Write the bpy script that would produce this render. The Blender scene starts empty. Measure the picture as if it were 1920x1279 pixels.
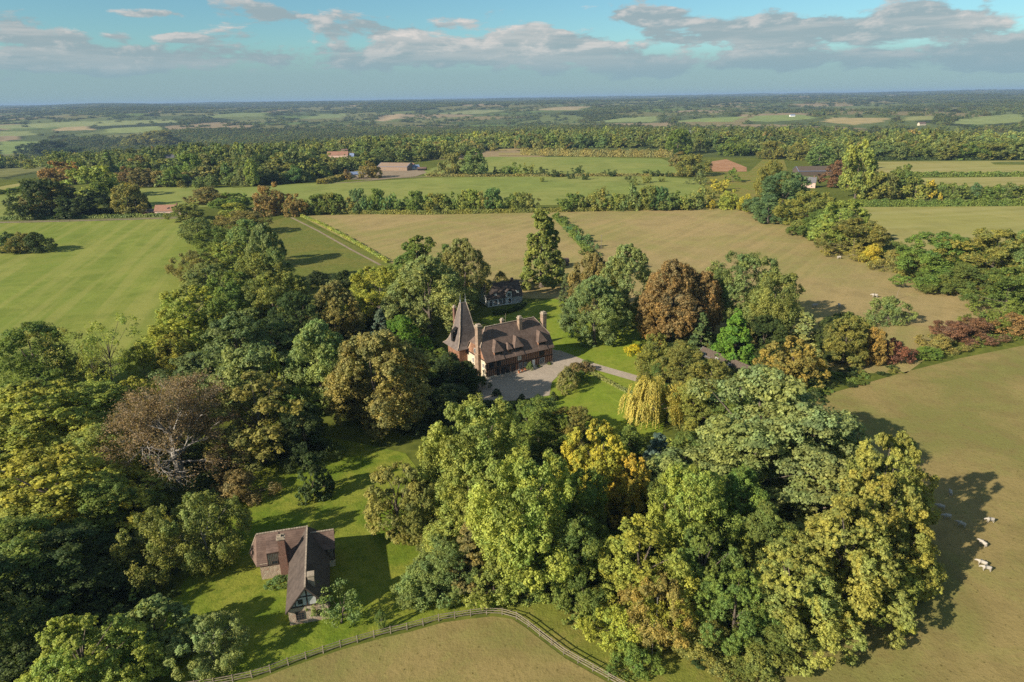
import bpy, math, random
import numpy as np
from mathutils import Matrix, Vector
random.seed(7); RNG = np.random.default_rng(11)
S = bpy.context.scene; COL = S.collection

# ------------------------------------------------------------------ camera, sky, sun, exposure
F = 1280.0; PITCH = math.atan(455.5 / F); ROLL = math.radians(0.9); CAMZ = 80.0
cf = np.array([0, math.cos(PITCH), -math.sin(PITCH)]); cu0 = np.array([0, math.sin(PITCH), math.cos(PITCH)]); cr0 = np.array([1., 0, 0])
cup = math.cos(ROLL) * cu0 + math.sin(ROLL) * cr0; crt = math.cos(ROLL) * cr0 - math.sin(ROLL) * cu0
cam = bpy.data.cameras.new('camera'); camo = bpy.data.objects.new('camera', cam); COL.objects.link(camo)
cam.lens = 24; cam.sensor_width = 36; cam.clip_start = 1; cam.clip_end = 90000
camo.matrix_world = Matrix(((crt[0], cup[0], -cf[0], 0), (crt[1], cup[1], -cf[1], 0), (crt[2], cup[2], -cf[2], CAMZ), (0, 0, 0, 1)))
S.camera = camo
SUN_AZ = math.radians(34.0); SUN_EL = math.radians(27.5)      # light travels towards +x +y
S.view_settings.view_transform = 'Standard'; S.view_settings.look = 'None'
S.view_settings.exposure = 0.93; S.view_settings.gamma = 1; S.view_settings.use_curve_mapping = False
sun = bpy.data.lights.new('sun', 'SUN'); sun.energy = 5.0; sun.angle = math.radians(0.53); sun.color = (1.0, 0.88, 0.71)
suno = bpy.data.objects.new('sun', sun); COL.objects.link(suno)
sd = Vector((math.cos(SUN_AZ) * math.cos(SUN_EL), math.sin(SUN_AZ) * math.cos(SUN_EL), -math.sin(SUN_EL)))
suno.rotation_euler = sd.to_track_quat('-Z', 'Y').to_euler()

world = bpy.data.worlds.new('World'); S.world = world; world.use_nodes = True
wt = world.node_tree; wt.nodes.clear()
class NB:
    def __init__(s, t): s.t = t
    def new(s, typ, **kw):
        n = s.t.nodes.new(typ)
        for k, v in kw.items(): setattr(n, k, v)
        return n
    def link(s, a, b): s.t.links.new(a, b)
    def setin(s, sock, v):
        if isinstance(v, bpy.types.NodeSocket): s.link(v, sock)
        elif v is not None: sock.default_value = v
    def m(s, op, a, b=None, c=None, clamp=False):
        n = s.new('ShaderNodeMath', operation=op, use_clamp=clamp)
        s.setin(n.inputs[0], a)
        if b is not None: s.setin(n.inputs[1], b)
        if c is not None: s.setin(n.inputs[2], c)
        return n.outputs[0]
    def vm(s, op, a, b=None):
        n = s.new('ShaderNodeVectorMath', operation=op); s.setin(n.inputs[0], a)
        if b is not None:
            if op == 'SCALE': s.setin(n.inputs['Scale'], b)
            else: s.setin(n.inputs[1], b)
        return n.outputs['Value'] if op == 'LENGTH' else n.outputs[0]
    def mix(s, f, a, b, mode='MIX'):
        n = s.new('ShaderNodeMix', data_type='RGBA', blend_type=mode)
        s.setin(n.inputs[0], f); s.setin(n.inputs[6], a); s.setin(n.inputs[7], b)
        return n.outputs[2]
    def ss(s, v, a, b, c=0.0, d=1.0):
        n = s.new('ShaderNodeMapRange', interpolation_type='SMOOTHSTEP')
        s.setin(n.inputs[0], v)
        for i, q in enumerate((a, b, c, d)): s.setin(n.inputs[1 + i], q)
        return n.outputs[0]
    def noise(s, vec, scale, detail=4, rough=.55, dist=0.0):
        n = s.new('ShaderNodeTexNoise'); s.setin(n.inputs['Vector'], vec); n.inputs['Scale'].default_value = scale
        n.inputs['Detail'].default_value = detail; n.inputs['Roughness'].default_value = rough; n.inputs['Distortion'].default_value = dist
        return n.outputs['Fac']
def C3(*c): return (c[0], c[1], c[2], 1.0)
def dirpx(x, y):
    d = cf + crt * (x - 960) / F + cup * (639.5 - y) / F; d = d / np.linalg.norm(d)
    return math.degrees(math.atan2(d[0], d[1])), math.degrees(math.asin(d[2]))
W = NB(wt)
sky = W.new('ShaderNodeTexSky', sky_type='NISHITA'); sky.sun_disc = False; sky.sun_elevation = SUN_EL
sky.sun_rotation = math.atan2(-math.cos(SUN_AZ), -math.sin(SUN_AZ)); sky.altitude = 100; sky.air_density = 1.0; sky.dust_density = 0.6; sky.ozone_density = 1.5
tc = W.new('ShaderNodeTexCoord'); gen = tc.outputs['Generated']
sep = W.new('ShaderNodeSeparateXYZ'); W.link(gen, sep.inputs[0])
az = W.m('MULTIPLY', W.m('ARCTAN2', sep.outputs[0], sep.outputs[1]), 57.29578)
el = W.m('MULTIPLY', W.m('ARCSINE', sep.outputs[2]), 57.29578)
sv = W.vm('MULTIPLY', gen, (1.0, 1.0, 3.0))
def bias_field(el):
    tot = None
    # cloud masses: pixel centre, half sizes in pixels, weight
    for (px, py, sx, sy, w) in [(560, 28, 105, 20, .36), (740, 62, 190, 26, .34), (40, 70, 75, 13, .36), (160, 112, 300, 20, .48), (330, 71, 38, 8, .34), (225, 72, 26, 9, .3),
                                (620, 112, 260, 20, .36), (900, 90, 330, 30, .44), (1230, 28, 95, 22, .34), (1560, 60, 330, 30, .46), (1450, 112, 520, 24, .40), (1850, 80, 160, 22, .3), (300, 25, 60, 7, .25), (1820, 15, 80, 10, .22)]:
        a, e = dirpx(px, py)
        dx = W.m('DIVIDE', W.m('SUBTRACT', az, a), sx / F * 57.3); dy = W.m('DIVIDE', W.m('SUBTRACT', el, e), sy / F * 57.3)
        r = W.m('ADD', W.m('POWER', W.m('ABSOLUTE', dx), 2.0), W.m('POWER', W.m('ABSOLUTE', dy), 2.0))
        g = W.m('MULTIPLY', W.m('EXPONENT', W.m('MULTIPLY', r, -.8)), w)
        tot = g if tot is None else W.m('MAXIMUM', tot, g)
    hi = W.ss(el, 8.5, 16.0, 0.0, 0.22)
    return W.m('ADD', tot, hi)
bias = bias_field(el)
def dens(vec):
    n1 = W.noise(vec, 9.0, 10, .60, .2)
    return W.m('ADD', W.m('MULTIPLY', W.m('SUBTRACT', n1, .5), 1.5), bias)
d0 = dens(sv)
d1 = dens(W.vm('ADD', sv, (-0.010, -0.004, 0.022)))
mask = W.ss(d0, .16, .30)
edge = W.ss(W.m('SUBTRACT', d0, d1), -.01, .22)
n_str = W.noise(W.vm('MULTIPLY', gen, (1, 1, 12)), 4.5, 6, .6)
lit = W.m('ADD', W.m('MULTIPLY', edge, .62), W.m('MULTIPLY', W.ss(n_str, .46, .68), .42))
SKYGAIN = 1.0
cloud = W.mix(lit, C3(2.6, 3.3, 3.55), C3(6.4, 5.8, 5.4))
cloud = W.mix(W.ss(el, 4.6, 1.2), cloud, C3(2.2, 3.3, 3.75))
clear = W.mix(1.0, sky.outputs[0], C3(.57, .86, .93), 'MULTIPLY')
lowhaze = W.ss(el, 4.2, 1.6)
base = W.mix(W.m('MULTIPLY', lowhaze, .82), clear, C3(2.25, 3.35, 3.75))
skyc = W.mix(W.m('MULTIPLY', mask, .93), base, cloud)
bg = W.new('ShaderNodeBackground'); bg.inputs['Strength'].default_value = 0.066
W.link(skyc, bg.inputs[0]); wo = W.new('ShaderNodeOutputWorld'); W.link(bg.outputs[0], wo.inputs[0])
S.render.engine = 'CYCLES'
cy = S.cycles; cy.max_bounces = 5; cy.diffuse_bounces = 2; cy.glossy_bounces = 1; cy.transmission_bounces = 2; cy.volume_bounces = 0; cy.transparent_max_bounces = 4
cy.use_denoising = False; cy.use_adaptive_sampling = False; cy.sample_clamp_indirect = 3
try: cy.denoiser = 'OPENIMAGEDENOISE'; cy.denoising_prefilter = 'ACCURATE'
except Exception: pass

# ------------------------------------------------------------------ terrain height and projection
def sm(x, a, b):
    t = np.clip((x - a) / (b - a), 0, 1); return t * t * (3 - 2 * t)
def HT(x, y):
    x = np.asarray(x, float); y = np.asarray(y, float)
    r = np.hypot(x, y) + 1e-6; a = np.degrees(np.arctan2(x, y))
    left = sm(-a, -12, 30)
    h = -(22 + 46 * left) * sm(r, 1000, 2300)
    wob = np.sin(x / 900 + 1.3) * np.cos(y / 1100 + x / 2300) + .6 * np.sin(x / 430 + y / 700) + .35 * np.sin(y / 310 - x / 520)
    h = h + wob * 13 * sm(r, 1300, 3500)
    h = h + (52 + 54 * left) * sm(r, 2600, 8200) + 22 * sm(r, 8000, 16000) + 9 * np.sin(x / 2600 + y / 3100) * sm(r, 6000, 12000)
    return h
def G(x, y, z=0.0):
    d = cf + crt * (x - 960) / F + cup * (639.5 - y) / F
    t = (z - CAMZ) / d[2] if d[2] < -1e-4 else 60000.
    px, py = d[0] * t, d[1] * t
    if math.hypot(px, py) > 900 or t < 0:      # march on to the relief
        s = 700 / math.hypot(d[0], d[1])
        for _ in range(4000):
            s += max(2.0, s * .004)
            if CAMZ + d[2] * s < float(HT(d[0] * s, d[1] * s)) + z: break
        px, py = d[0] * s, d[1] * s
    return px, py
def PJ(x, y, z):
    v = np.array([x, y, z - CAMZ]); c = v @ cf; return 960 + F * (v @ crt) / c, 639.5 - F * (v @ cup) / c
def PG(*pts): return [G(a, b) for a, b in pts]

# ------------------------------------------------------------------ object helpers
def tagit(o, label=None, cat=None, group=None, kind=None):
    if label: o['label'] = label
    if cat: o['category'] = cat
    if group: o['group'] = group
    if kind: o['kind'] = kind
    return o
def empty(name, loc=(0, 0, 0), rz=0.0, **kw):
    o = bpy.data.objects.new(name, None); o.location = loc; o.rotation_euler = (0, 0, rz); o.empty_display_size = .5
    COL.objects.link(o); return tagit(o, **kw)
def mesh(name, V, Fc, mat=None, smooth=False):
    me = bpy.data.meshes.new(name); me.from_pydata([tuple(map(float, v)) for v in V], [], [tuple(f) for f in Fc])
    if mat: me.materials.append(mat)
    if smooth: me.polygons.foreach_set('use_smooth', [True] * len(me.polygons))
    me.update(); return me
def fastmesh(name, V, Q, mats, smooth=False, attrs=None):
    """V (n,3) floats, Q (m,k) ints"""
    me = bpy.data.meshes.new(name); n, m, k = len(V), len(Q), Q.shape[1]
    me.vertices.add(n); me.vertices.foreach_set('co', np.asarray(V, np.float32).ravel())
    me.loops.add(m * k); me.loops.foreach_set('vertex_index', np.asarray(Q, np.int32).ravel())
    me.polygons.add(m); me.polygons.foreach_set('loop_start', np.arange(0, m * k, k, dtype=np.int32))
    if smooth: me.polygons.foreach_set('use_smooth', np.ones(m, bool))
    for mt in mats: me.materials.append(mt)
    for nm, (typ, dom, arr) in (attrs or {}).items():
        at = me.attributes.new(nm, typ, dom)
        at.data.foreach_set('color' if 'COLOR' in typ else ('vector' if typ == 'FLOAT_VECTOR' else 'value'), np.asarray(arr).ravel())
    me.update(calc_edges=True); return me
def obj(name, me, parent=None, loc=None, rot=None, scale=None, **kw):
    o = bpy.data.objects.new(name, me); COL.objects.link(o); o.parent = parent
    if loc is not None: o.location = loc
    if rot is not None: o.rotation_euler = rot
    if scale is not None: o.scale = scale
    return tagit(o, **kw)
def boxvf(x0, x1, y0, y1, z0, z1):
    V = [(x0, y0, z0), (x1, y0, z0), (x1, y1, z0), (x0, y1, z0), (x0, y0, z1), (x1, y0, z1), (x1, y1, z1), (x0, y1, z1)]
    return V, [(0, 3, 2, 1), (4, 5, 6, 7), (0, 1, 5, 4), (1, 2, 6, 5), (2, 3, 7, 6), (3, 0, 4, 7)]
class MB:
    def __init__(s): s.V = []; s.F = []
    def add(s, V, Fc):
        n = len(s.V); s.V += [tuple(v) for v in V]; s.F += [tuple(i + n for i in f) for f in Fc]; return s
    def box(s, *a): return s.add(*boxvf(*a))
    def slab(s, pts, th):
        """planar polygon with thickness downwards"""
        n = len(pts); a, b, c = (Vector(p) for p in pts[:3]); nn = (b - a).cross(c - a).normalized()
        if nn.z < 0: nn = -nn; pts = pts[::-1]
        lo = [tuple(Vector(p) - nn * th) for p in pts]
        return s.add(list(pts) + lo, [tuple(range(n)), tuple(range(2 * n - 1, n - 1, -1))] + [(i + n, (i + 1) % n + n, (i + 1) % n, i) for i in range(n)])
    def prism(s, pts, d):
        """polygon extruded along vector d"""
        n = len(pts); hi = [tuple(Vector(p) + Vector(d)) for p in pts]
        return s.add(list(pts) + hi, [tuple(range(n))[::-1], tuple(range(n, 2 * n))] + [(i, (i + 1) % n, (i + 1) % n + n, i + n) for i in range(n)])
    def bar(s, p, q, w, up=(0, 0, 1), w2=None):
        p, q = Vector(p), Vector(q); d = (q - p).normalized(); u = Vector(up)
        if abs(d.dot(u)) > .95: u = Vector((1, 0, 0))
        a = d.cross(u).normalized() * w / 2; b = a.cross(d).normalized() * (w2 or w) / 2
        V = [p - a - b, p + a - b, p + a + b, p - a + b, q - a - b, q + a - b, q + a + b, q - a + b]
        return s.add(V, [(0, 1, 2, 3), (7, 6, 5, 4), (0, 4, 5, 1), (1, 5, 6, 2), (2, 6, 7, 3), (3, 7, 4, 0)])
    def tube(s, pts, rad, n=6):
        P = [Vector(p) for p in pts]; base = len(s.V)
        for i, p in enumerate(P):
            d = (P[min(i + 1, len(P) - 1)] - P[max(i - 1, 0)]).normalized()
            u = Vector((0, 0, 1)) if abs(d.z) < .9 else Vector((1, 0, 0)); a = d.cross(u).normalized(); b = d.cross(a)
            for k in range(n):
                t = 2 * math.pi * k / n; s.V.append(tuple(p + (a * math.cos(t) + b * math.sin(t)) * rad[i]))
        for i in range(len(P) - 1):
            for k in range(n):
                s.F.append((base + i * n + k, base + i * n + (k + 1) % n, base + (i + 1) * n + (k + 1) % n, base + (i + 1) * n + k))
        s.F.append(tuple(base + k for k in range(n))[::-1]); s.F.append(tuple(base + (len(P) - 1) * n + k for k in range(n))); return s
    def mesh(s, name, mat, smooth=False): return mesh(name, s.V, s.F, mat, smooth)
    def obj(s, name, mat, parent=None, smooth=False, **kw): return obj(name, s.mesh(name, mat, smooth), parent, **kw)
UNIT = {}
def ubox(name, mat, parent, x0, x1, y0, y1, z0, z1, roty=0.0, **kw):
    """a piece that shares one unit box; roty leans it in the x-z plane"""
    k = mat.name
    if k not in UNIT: UNIT[k] = mesh('piece', *boxvf(-.5, .5, -.5, .5, -.5, .5), mat)
    return obj(name, UNIT[k], parent, ((x0 + x1) / 2, (y0 + y1) / 2, (z0 + z1) / 2), (0, roty, 0), (x1 - x0, y1 - y0, z1 - z0), **kw)

# ------------------------------------------------------------------ materials
def mat_new(name):
    m = bpy.data.materials.new(name); m.use_nodes = True; t = m.node_tree; t.nodes.clear()
    N = NB(t); out = N.new('ShaderNodeOutputMaterial'); p = N.new('ShaderNodeBsdfPrincipled'); N.link(p.outputs[0], out.inputs[0])
    p.inputs['Roughness'].default_value = .85; p.inputs['Specular IOR Level'].default_value = .2
    return m, N, p, out
def pos(N):
    return N.new('ShaderNodeNewGeometry').outputs['Position']
def bump(N, p, h, strength=.5, dist=.1):
    b = N.new('ShaderNodeBump'); b.inputs['Strength'].default_value = strength; b.inputs['Distance'].default_value = dist
    N.link(h, b.inputs['Height']); N.link(b.outputs[0], p.inputs['Normal'])
def mat_plain(name, c, var=.25, scale=2.0, rough=.85, metal=0.0, dark=None, bmp=0.0):
    m, N, p, o = mat_new(name)
    tcn = N.new('ShaderNodeTexCoord').outputs['Object']
    if name in ('stud_wood', 'rail_wood', 'white_paint'): tcn = pos(N)
    n = N.noise(tcn, scale, 6, .65); d = dark or tuple(v * (1 - var * 1.6) for v in c); l = tuple(min(1, v * (1 + var)) for v in c)
    N.link(N.mix(N.ss(n, .3, .7), C3(*d), C3(*l)), p.inputs['Base Color'])
    p.inputs['Roughness'].default_value = rough; p.inputs['Metallic'].default_value = metal
    if bmp: bump(N, p, n, bmp, .05)
    return m
def mat_grass(name, c1, c2, c3, patch=.02, clump=.35, stripe=None, speck=0.0, bmp=.6, tuft=1.0):
    """c1 mean, c2 large patches, c3 small tufts"""
    m, N, p, o = mat_new(name); P = pos(N)
    big = N.noise(P, patch, 5, .6, .6); mid = N.noise(P, clump, 6, .7); fine = N.noise(P, tuft * 2.2, 5, .75)
    c = N.mix(N.ss(big, .40, .60), C3(*c1), C3(*c2))
    mid2 = N.noise(P, patch * 5, 5, .65)
    c = N.mix(N.m('MULTIPLY', N.ss(mid2, .45, .65), .6), c, C3(*[v * .76 for v in c1]))
    mid3 = N.noise(P, patch * 2.3, 6, .75, 1.2); c = N.mix(N.m('MULTIPLY', N.ss(mid3, .52, .62), .35), c, C3(*[min(.6, v * 1.28) for v in c2]))
    c = N.mix(N.m('MULTIPLY', N.ss(mid, .48, .72), .55), c, C3(*c3))
    c = N.mix(N.m('MULTIPLY', N.ss(fine, .5, .8), .5), c, C3(*[v * .55 for v in c3]))
    if stripe:
        ang, per, col, w = stripe
        mp = N.new('ShaderNodeMapping'); mp.inputs['Rotation'].default_value = (0, 0, ang); N.link(P, mp.inputs[0])
        mp2 = N.vm('MULTIPLY', mp.outputs[0], (1.0, .04, 1.0))
        s1 = N.noise(mp2, 1 / per, 3, .5)
        c = N.mix(N.m('MULTIPLY', N.ss(s1, .44, .62), w), c, C3(*col))
    if speck:
        v = N.new('ShaderNodeTexVoronoi'); v.inputs['Scale'].default_value = 1.1; N.link(P, v.inputs['Vector'])
        sp = N.ss(v.outputs['Distance'], .26, .1); sp = N.m('MULTIPLY', sp, N.ss(mid, .45, .6))
        c = N.mix(N.m('MULTIPLY', sp, speck), c, C3(*[q * .45 for q in c3]))
    N.link(c, p.inputs['Base Color']); p.inputs['Roughness'].default_value = 1; p.inputs['Specular IOR Level'].default_value = 0.05
    bump(N, p, N.m('ADD', N.m('MULTIPLY', fine, .6), mid), bmp, .5)
    return m
M = {}
M['ground'] = mat_grass('ground_cover', (.050, .062, .018), (.075, .07, .022), (.03, .045, .012), .05, .5)
M['lawn'] = mat_grass('lawn_grass', (.105, .155, .016), (.18, .195, .030), (.08, .125, .014), .06, .6, bmp=.5)
M['court_lawn'] = mat_grass('short_lawn', (.145, .20, .022), (.18, .21, .03), (.11, .16, .018), .06, .8, bmp=.3)
M['green_field'] = mat_grass('green_pasture', (.145, .187, .034), (.176, .20, .042), (.118, .165, .026), .012, .12, stripe=(math.radians(-16), 7.0, (.26, .25, .075), .38), bmp=.4)
M['green_far'] = mat_grass('far_pasture', (.165, .20, .05), (.20, .215, .06), (.14, .18, .04), .008, .06, bmp=.2)
M['pale_far'] = mat_grass('pale_pasture', (.235, .225, .07), (.26, .225, .085), (.19, .20, .06), .008, .06, stripe=(math.radians(80), 14, (.30, .28, .12), .4), bmp=.2)
M['tan'] = mat_grass('dry_meadow', (.275, .215, .098), (.215, .198, .070), (.205, .165, .062), .014, .3, stripe=(math.radians(35), 5.0, (.36, .265, .12), .25), speck=.5, bmp=.5)
M['olive_field'] = mat_grass('grazed_meadow', (.235, .185, .074), (.165, .160, .050), (.15, .125, .040), .03, .9, speck=.8, bmp=.35)
M['verge'] = mat_grass('rough_verge', (.15, .165, .03), (.19, .16, .045), (.10, .12, .02), .06, .5)
M['shade_grass'] = mat_grass('avenue_turf_shaded', (.115, .135, .03), (.145, .14, .035), (.085, .11, .022), .05, .5)  # turf green, darkened in colour to help out the weak avenue tree shadow
M['soil'] = mat_grass('bare_soil', (.30, .16, .085), (.34, .20, .12), (.22, .12, .07), .03, .3)
M['gravel'] = mat_grass('gravel', (.34, .29, .235), (.31, .265, .21), (.27, .225, .18), .12, 1.5, bmp=.3, tuft=3)
M['track'] = mat_grass('earth_track', (.22, .17, .12), (.26, .21, .15), (.16, .14, .09), .1, 1.0, bmp=.3)

def mat_foliage(name, far=False, base=None, transl=.38):
    m, N, p, out = mat_new(name)
    at = N.new('ShaderNodeAttribute', attribute_name='tone'); tone = at.outputs['Fac']
    if far:
        a2 = N.new('ShaderNodeAttribute', attribute_name='tint'); a2.attribute_type = 'INSTANCER'; c0 = a2.outputs['Color']
    elif base: 
        rgb = N.new('ShaderNodeRGB'); rgb.outputs[0].default_value = C3(*base); c0 = rgb.outputs[0]
    else: c0 = N.new('ShaderNodeObjectInfo').outputs['Color']
    warm = N.mix(1.0, c0, C3(1.20, 1.12, .78), 'MULTIPLY'); cool = N.mix(1.0, c0, C3(.80, .95, .9), 'MULTIPLY')
    c = N.mix(N.ss(tone, .0, 1.0), cool, warm)
    big = N.noise(pos(N), .22, 3, .6)
    c = N.mix(N.m('MULTIPLY', N.ss(big, .35, .7), .5), c, warm)
    br = N.new('ShaderNodeAttribute', attribute_name='lum'); 
    c = N.mix(1.0, c, N.mix(br.outputs['Fac'], C3(.95, .97, .93), C3(2.2, 2.22, 2.1)), 'MULTIPLY')
    N.link(c, p.inputs['Base Color']); p.inputs['Roughness'].default_value = .62; p.inputs['Specular IOR Level'].default_value = .25
    tr = N.new('ShaderNodeBsdfTranslucent'); N.link(N.mix(1.0, c, C3(1.25, 1.25, .6), 'MULTIPLY'), tr.inputs[0])
    mx = N.new('ShaderNodeMixShader'); mx.inputs[0].default_value = transl; N.link(p.outputs[0], mx.inputs[1]); N.link(tr.outputs[0], mx.inputs[2]); N.link(mx.outputs[0], out.inputs[0])
    return m
M['leaf'] = mat_foliage('foliage'); M['leaf_far'] = mat_foliage('distant_foliage', True)
M['bark'] = mat_plain('bark', (.11, .09, .07), .3, 1.5, bmp=.5); M['bark_pale'] = mat_plain('pale_bark', (.24, .225, .205), .25, .8)

# ------------------------------------------------------------------ ground sheet with the far fields
CELL = 340.0
def hsh(i, j, k): 
    v = np.sin(i * 127.1 + j * 311.7 + k * 74.7) * 43758.5453; return v - np.floor(v)
def voro(x, y):
    xw = x + 35 * np.sin(y / 210 + 1) + 18 * np.sin(y / 83 + x / 160); yw = y + 35 * np.sin(x / 240 + 2) + 15 * np.sin(x / 90)
    ci, cj = np.floor(xw / CELL), np.floor(yw / (CELL * 1.35)); d1 = np.full(x.shape, 1e9); d2 = d1.copy(); bi = ci.copy(); bj = cj.copy()
    for a in (-1, 0, 1):
        for b in (-1, 0, 1):
            i, j = ci + a, cj + b
            sx = (i + .5 + .75 * (hsh(i, j, 1) - .5)) * CELL; sy = (j + .5 + .75 * (hsh(i, j, 2) - .5)) * CELL * 1.35
            d = np.abs(xw - sx) * .62 + np.hypot(xw - sx, yw - sy) * .5 + np.abs(yw - sy) * .45
            n1 = d < d1
            d2 = np.where(n1, d1, np.minimum(d2, d)); bi = np.where(n1, i, bi); bj = np.where(n1, j, bj); d1 = np.where(n1, d, d1)
    return d1, d2, bi, bj
PAL = np.array([(.135, .17, .055), (.165, .20, .07), (.21, .22, .09), (.26, .22, .11), (.33, .26, .16), (.15, .21, .06), (.19, .19, .075), (.11, .14, .05)]) * .72
def woodflag(bi, bj, r=0):
    return (np.sin(bi * .9 + 1.1) * np.cos(bj * .7 + .4) + .9 * (hsh(bi, bj, 7) - .5)) > .78 - .75 * sm(r, 4500, 8000)
def inpoly(px, py, P):
    r = np.zeros(px.shape, bool); n = len(P)
    for i in range(n):
        x1, y1 = P[i]; x2, y2 = P[(i + 1) % n]
        c = ((y1 > py) != (y2 > py)) & (px < (x2 - x1) * (py - y1) / (y2 - y1 + 1e-12) + x1); r ^= c
    return r
FARF = [([(1245, 229), (1330, 221), (1400, 219), (1370, 229)], (.19, .24, .08)), ([(1400, 227), (1415, 217), (1500, 215), (1535, 222), (1440, 229)], (.18, .23, .08)), ([(1540, 229), (1560, 221), (1670, 221), (1650, 230), (1600, 234)], (.32, .26, .13)),
        ([(1690, 226), (1705, 219), (1750, 217), (1755, 225)], (.24, .25, .10)), ([(1775, 232), (1800, 223), (1900, 214), (1925, 217), (1925, 229), (1840, 234)], (.20, .24, .09)), ([(1415, 256), (1430, 247), (1500, 245), (1525, 254)], (.13, .25, .05)),
        ([(-10, 236), (150, 228), (330, 225), (335, 230), (200, 236), (0, 242)], (.21, .24, .10)), ([(100, 246), (110, 239), (165, 237), (175, 244)], (.33, .26, .14)), ([(190, 249), (205, 241), (300, 237), (312, 243), (260, 249)], (.20, .24, .09)),
        ([(-10, 256), (0, 247), (60, 246), (65, 254)], (.20, .23, .09)), ([(-10, 290), (0, 266), (70, 265), (78, 276), (40, 288)], (.17, .22, .07)), ([(700, 226), (745, 213), (760, 215), (722, 228)], (.34, .26, .16)), ([(560, 224), (600, 215), (650, 213), (640, 221)], (.18, .22, .09)),
        ([(1110, 229), (1180, 219), (1240, 218), (1225, 229)], (.19, .23, .09)), ([(370, 222), (420, 214), (500, 211), (490, 218)], (.18, .22, .09)), ([(820, 214), (880, 207), (960, 206), (900, 214)], (.20, .22, .10)), ([(1000, 207), (1060, 200), (1110, 200), (1080, 207)], (.30, .25, .15))]
FARF = [(PG(*a), c) for a, c in FARF]
def field_col(x, y):
    d1, d2, bi, bj = voro(x, y); k = (hsh(bi, bj, 5) * len(PAL)).astype(int) % len(PAL); c = PAL[k].copy()
    w = woodflag(bi, bj, np.hypot(x, y)) | ((d2 - d1) < 7); c[w] = (.035, .045, .018)
    for P, q in FARF: c[inpoly(x, y, P)] = q
    return c
def build_ground():
    az = np.concatenate([np.radians(np.linspace(-180, -56, 18, endpoint=False)), np.radians(np.linspace(-56, 56, 330, endpoint=False)), np.radians(np.linspace(56, 180, 18, endpoint=False))])
    rr = np.concatenate([[3, 40, 120, 250, 400, 600, 800], 900 * (52000 / 900) ** np.linspace(0, 1, 300)]); n, m = len(az), len(rr)
    X = rr[:, None] * np.sin(az)[None]; Y = rr[:, None] * np.cos(az)[None]; Z = HT(X, Y); X = X.ravel(); Y = Y.ravel(); Z = Z.ravel()
    i, j = np.meshgrid(np.arange(m - 1), np.arange(n), indexing='ij'); j2 = (j + 1) % n
    Q = np.stack([i * n + j, i * n + j2, (i + 1) * n + j2, (i + 1) * n + j], -1).reshape(-1, 4)[:, ::-1]
    r = np.hypot(X, Y); c = field_col(X, Y); near = np.array([.095, .115, .024]); c[r < 1000] = near
    c = np.concatenate([c, np.ones((len(c), 1))], 1)
    m_, N, p, o = mat_new('countryside_ground')
    at = N.new('ShaderNodeAttribute', attribute_name='field'); P = pos(N)
    n1 = N.noise(P, .02, 6, .65); n2 = N.noise(P, .35, 5, .7)
    cc = N.mix(1.0, at.outputs['Color'], N.mix(N.ss(n1, .3, .7), C3(.78, .8, .8), C3(1.18, 1.12, 1.1)), 'MULTIPLY')
    cc = N.mix(1.0, cc, N.mix(N.ss(n2, .3, .7), C3(.65, .7, .7), C3(1.25, 1.2, 1.1)), 'MULTIPLY')
    N.link(cc, p.inputs['Base Color']); p.inputs['Roughness'].default_value = 1; p.inputs['Specular IOR Level'].default_value = .03
    me = fastmesh('ground', np.stack([X, Y, Z], 1), Q, [m_], True, {'field': ('FLOAT_COLOR', 'POINT', c)})
    obj('ground', me, kind='structure')
build_ground()
SHEETS = []
def sheet(name, pts, mat, z, world=False, **kw):
    P = pts if world else PG(*pts)
    SHEETS.append(P)
    me = mesh(name, [(x, y, float(HT(x, y)) + z) for x, y in P], [tuple(range(len(P)))], mat)
    if me.polygons[0].normal.z < 0: me.flip_normals()
    return obj(name, me, kind='structure', **kw)
def strip(name, pts, w, mat, z, **kw):
    P = [Vector((*G(a, b), 0)) for a, b in pts]; L = []; R_ = []
    for i, p in enumerate(P):
        d = (P[min(i + 1, len(P) - 1)] - P[max(i - 1, 0)]).normalized(); n = Vector((-d.y, d.x, 0)) * w / 2; L.append(p + n); R_.append(p - n)
    V = L + R_; n = len(P); me = mesh(name, [(v.x, v.y, z) for v in V], [(i, i + 1, n + i + 1, n + i) for i in range(n - 1)], mat)
    for pl in me.polygons:
        if pl.normal.z < 0: me.flip_normals(); break
    return obj(name, me, kind='structure', **kw)
sheet('left_pasture', [(-250, 424), (0, 418), (200, 414), (333, 409), (420, 470), (420, 560), (390, 640), (330, 700), (150, 725), (-300, 800)], M['green_field'], .05)
sheet('dry_meadow', [(560, 404), (1040, 397), (1400, 388), (1450, 400), (1700, 500), (1890, 580), (1760, 655), (1700, 700), (1560, 700), (1400, 640), (1230, 600), (1100, 560), (900, 560), (800, 520), (735, 494)], M['tan'], .05)
sheet('grazed_meadow', [(1480, 760), (1700, 697), (1800, 672), (1920, 648), (2200, 600), (2600, 1500), (1300, 1500), (1380, 1290), (1500, 1210), (1640, 1080), (1600, 900)], M['olive_field'], .05)
FENCE = [(330, 1296), (420, 1283), (490, 1268), (545, 1246), (640, 1214), (720, 1191), (770, 1180), (830, 1163), (880, 1156), (925, 1151), (960, 1156), (985, 1172), (1010, 1192), (1060, 1230), (1110, 1258), (1170, 1292)]
sheet('paddock', [(300, 1310)] + [(x, y + 5) for x, y in FENCE] + [(1260, 1400), (900, 1500), (300, 1400)], M['olive_field'], .06)
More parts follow.
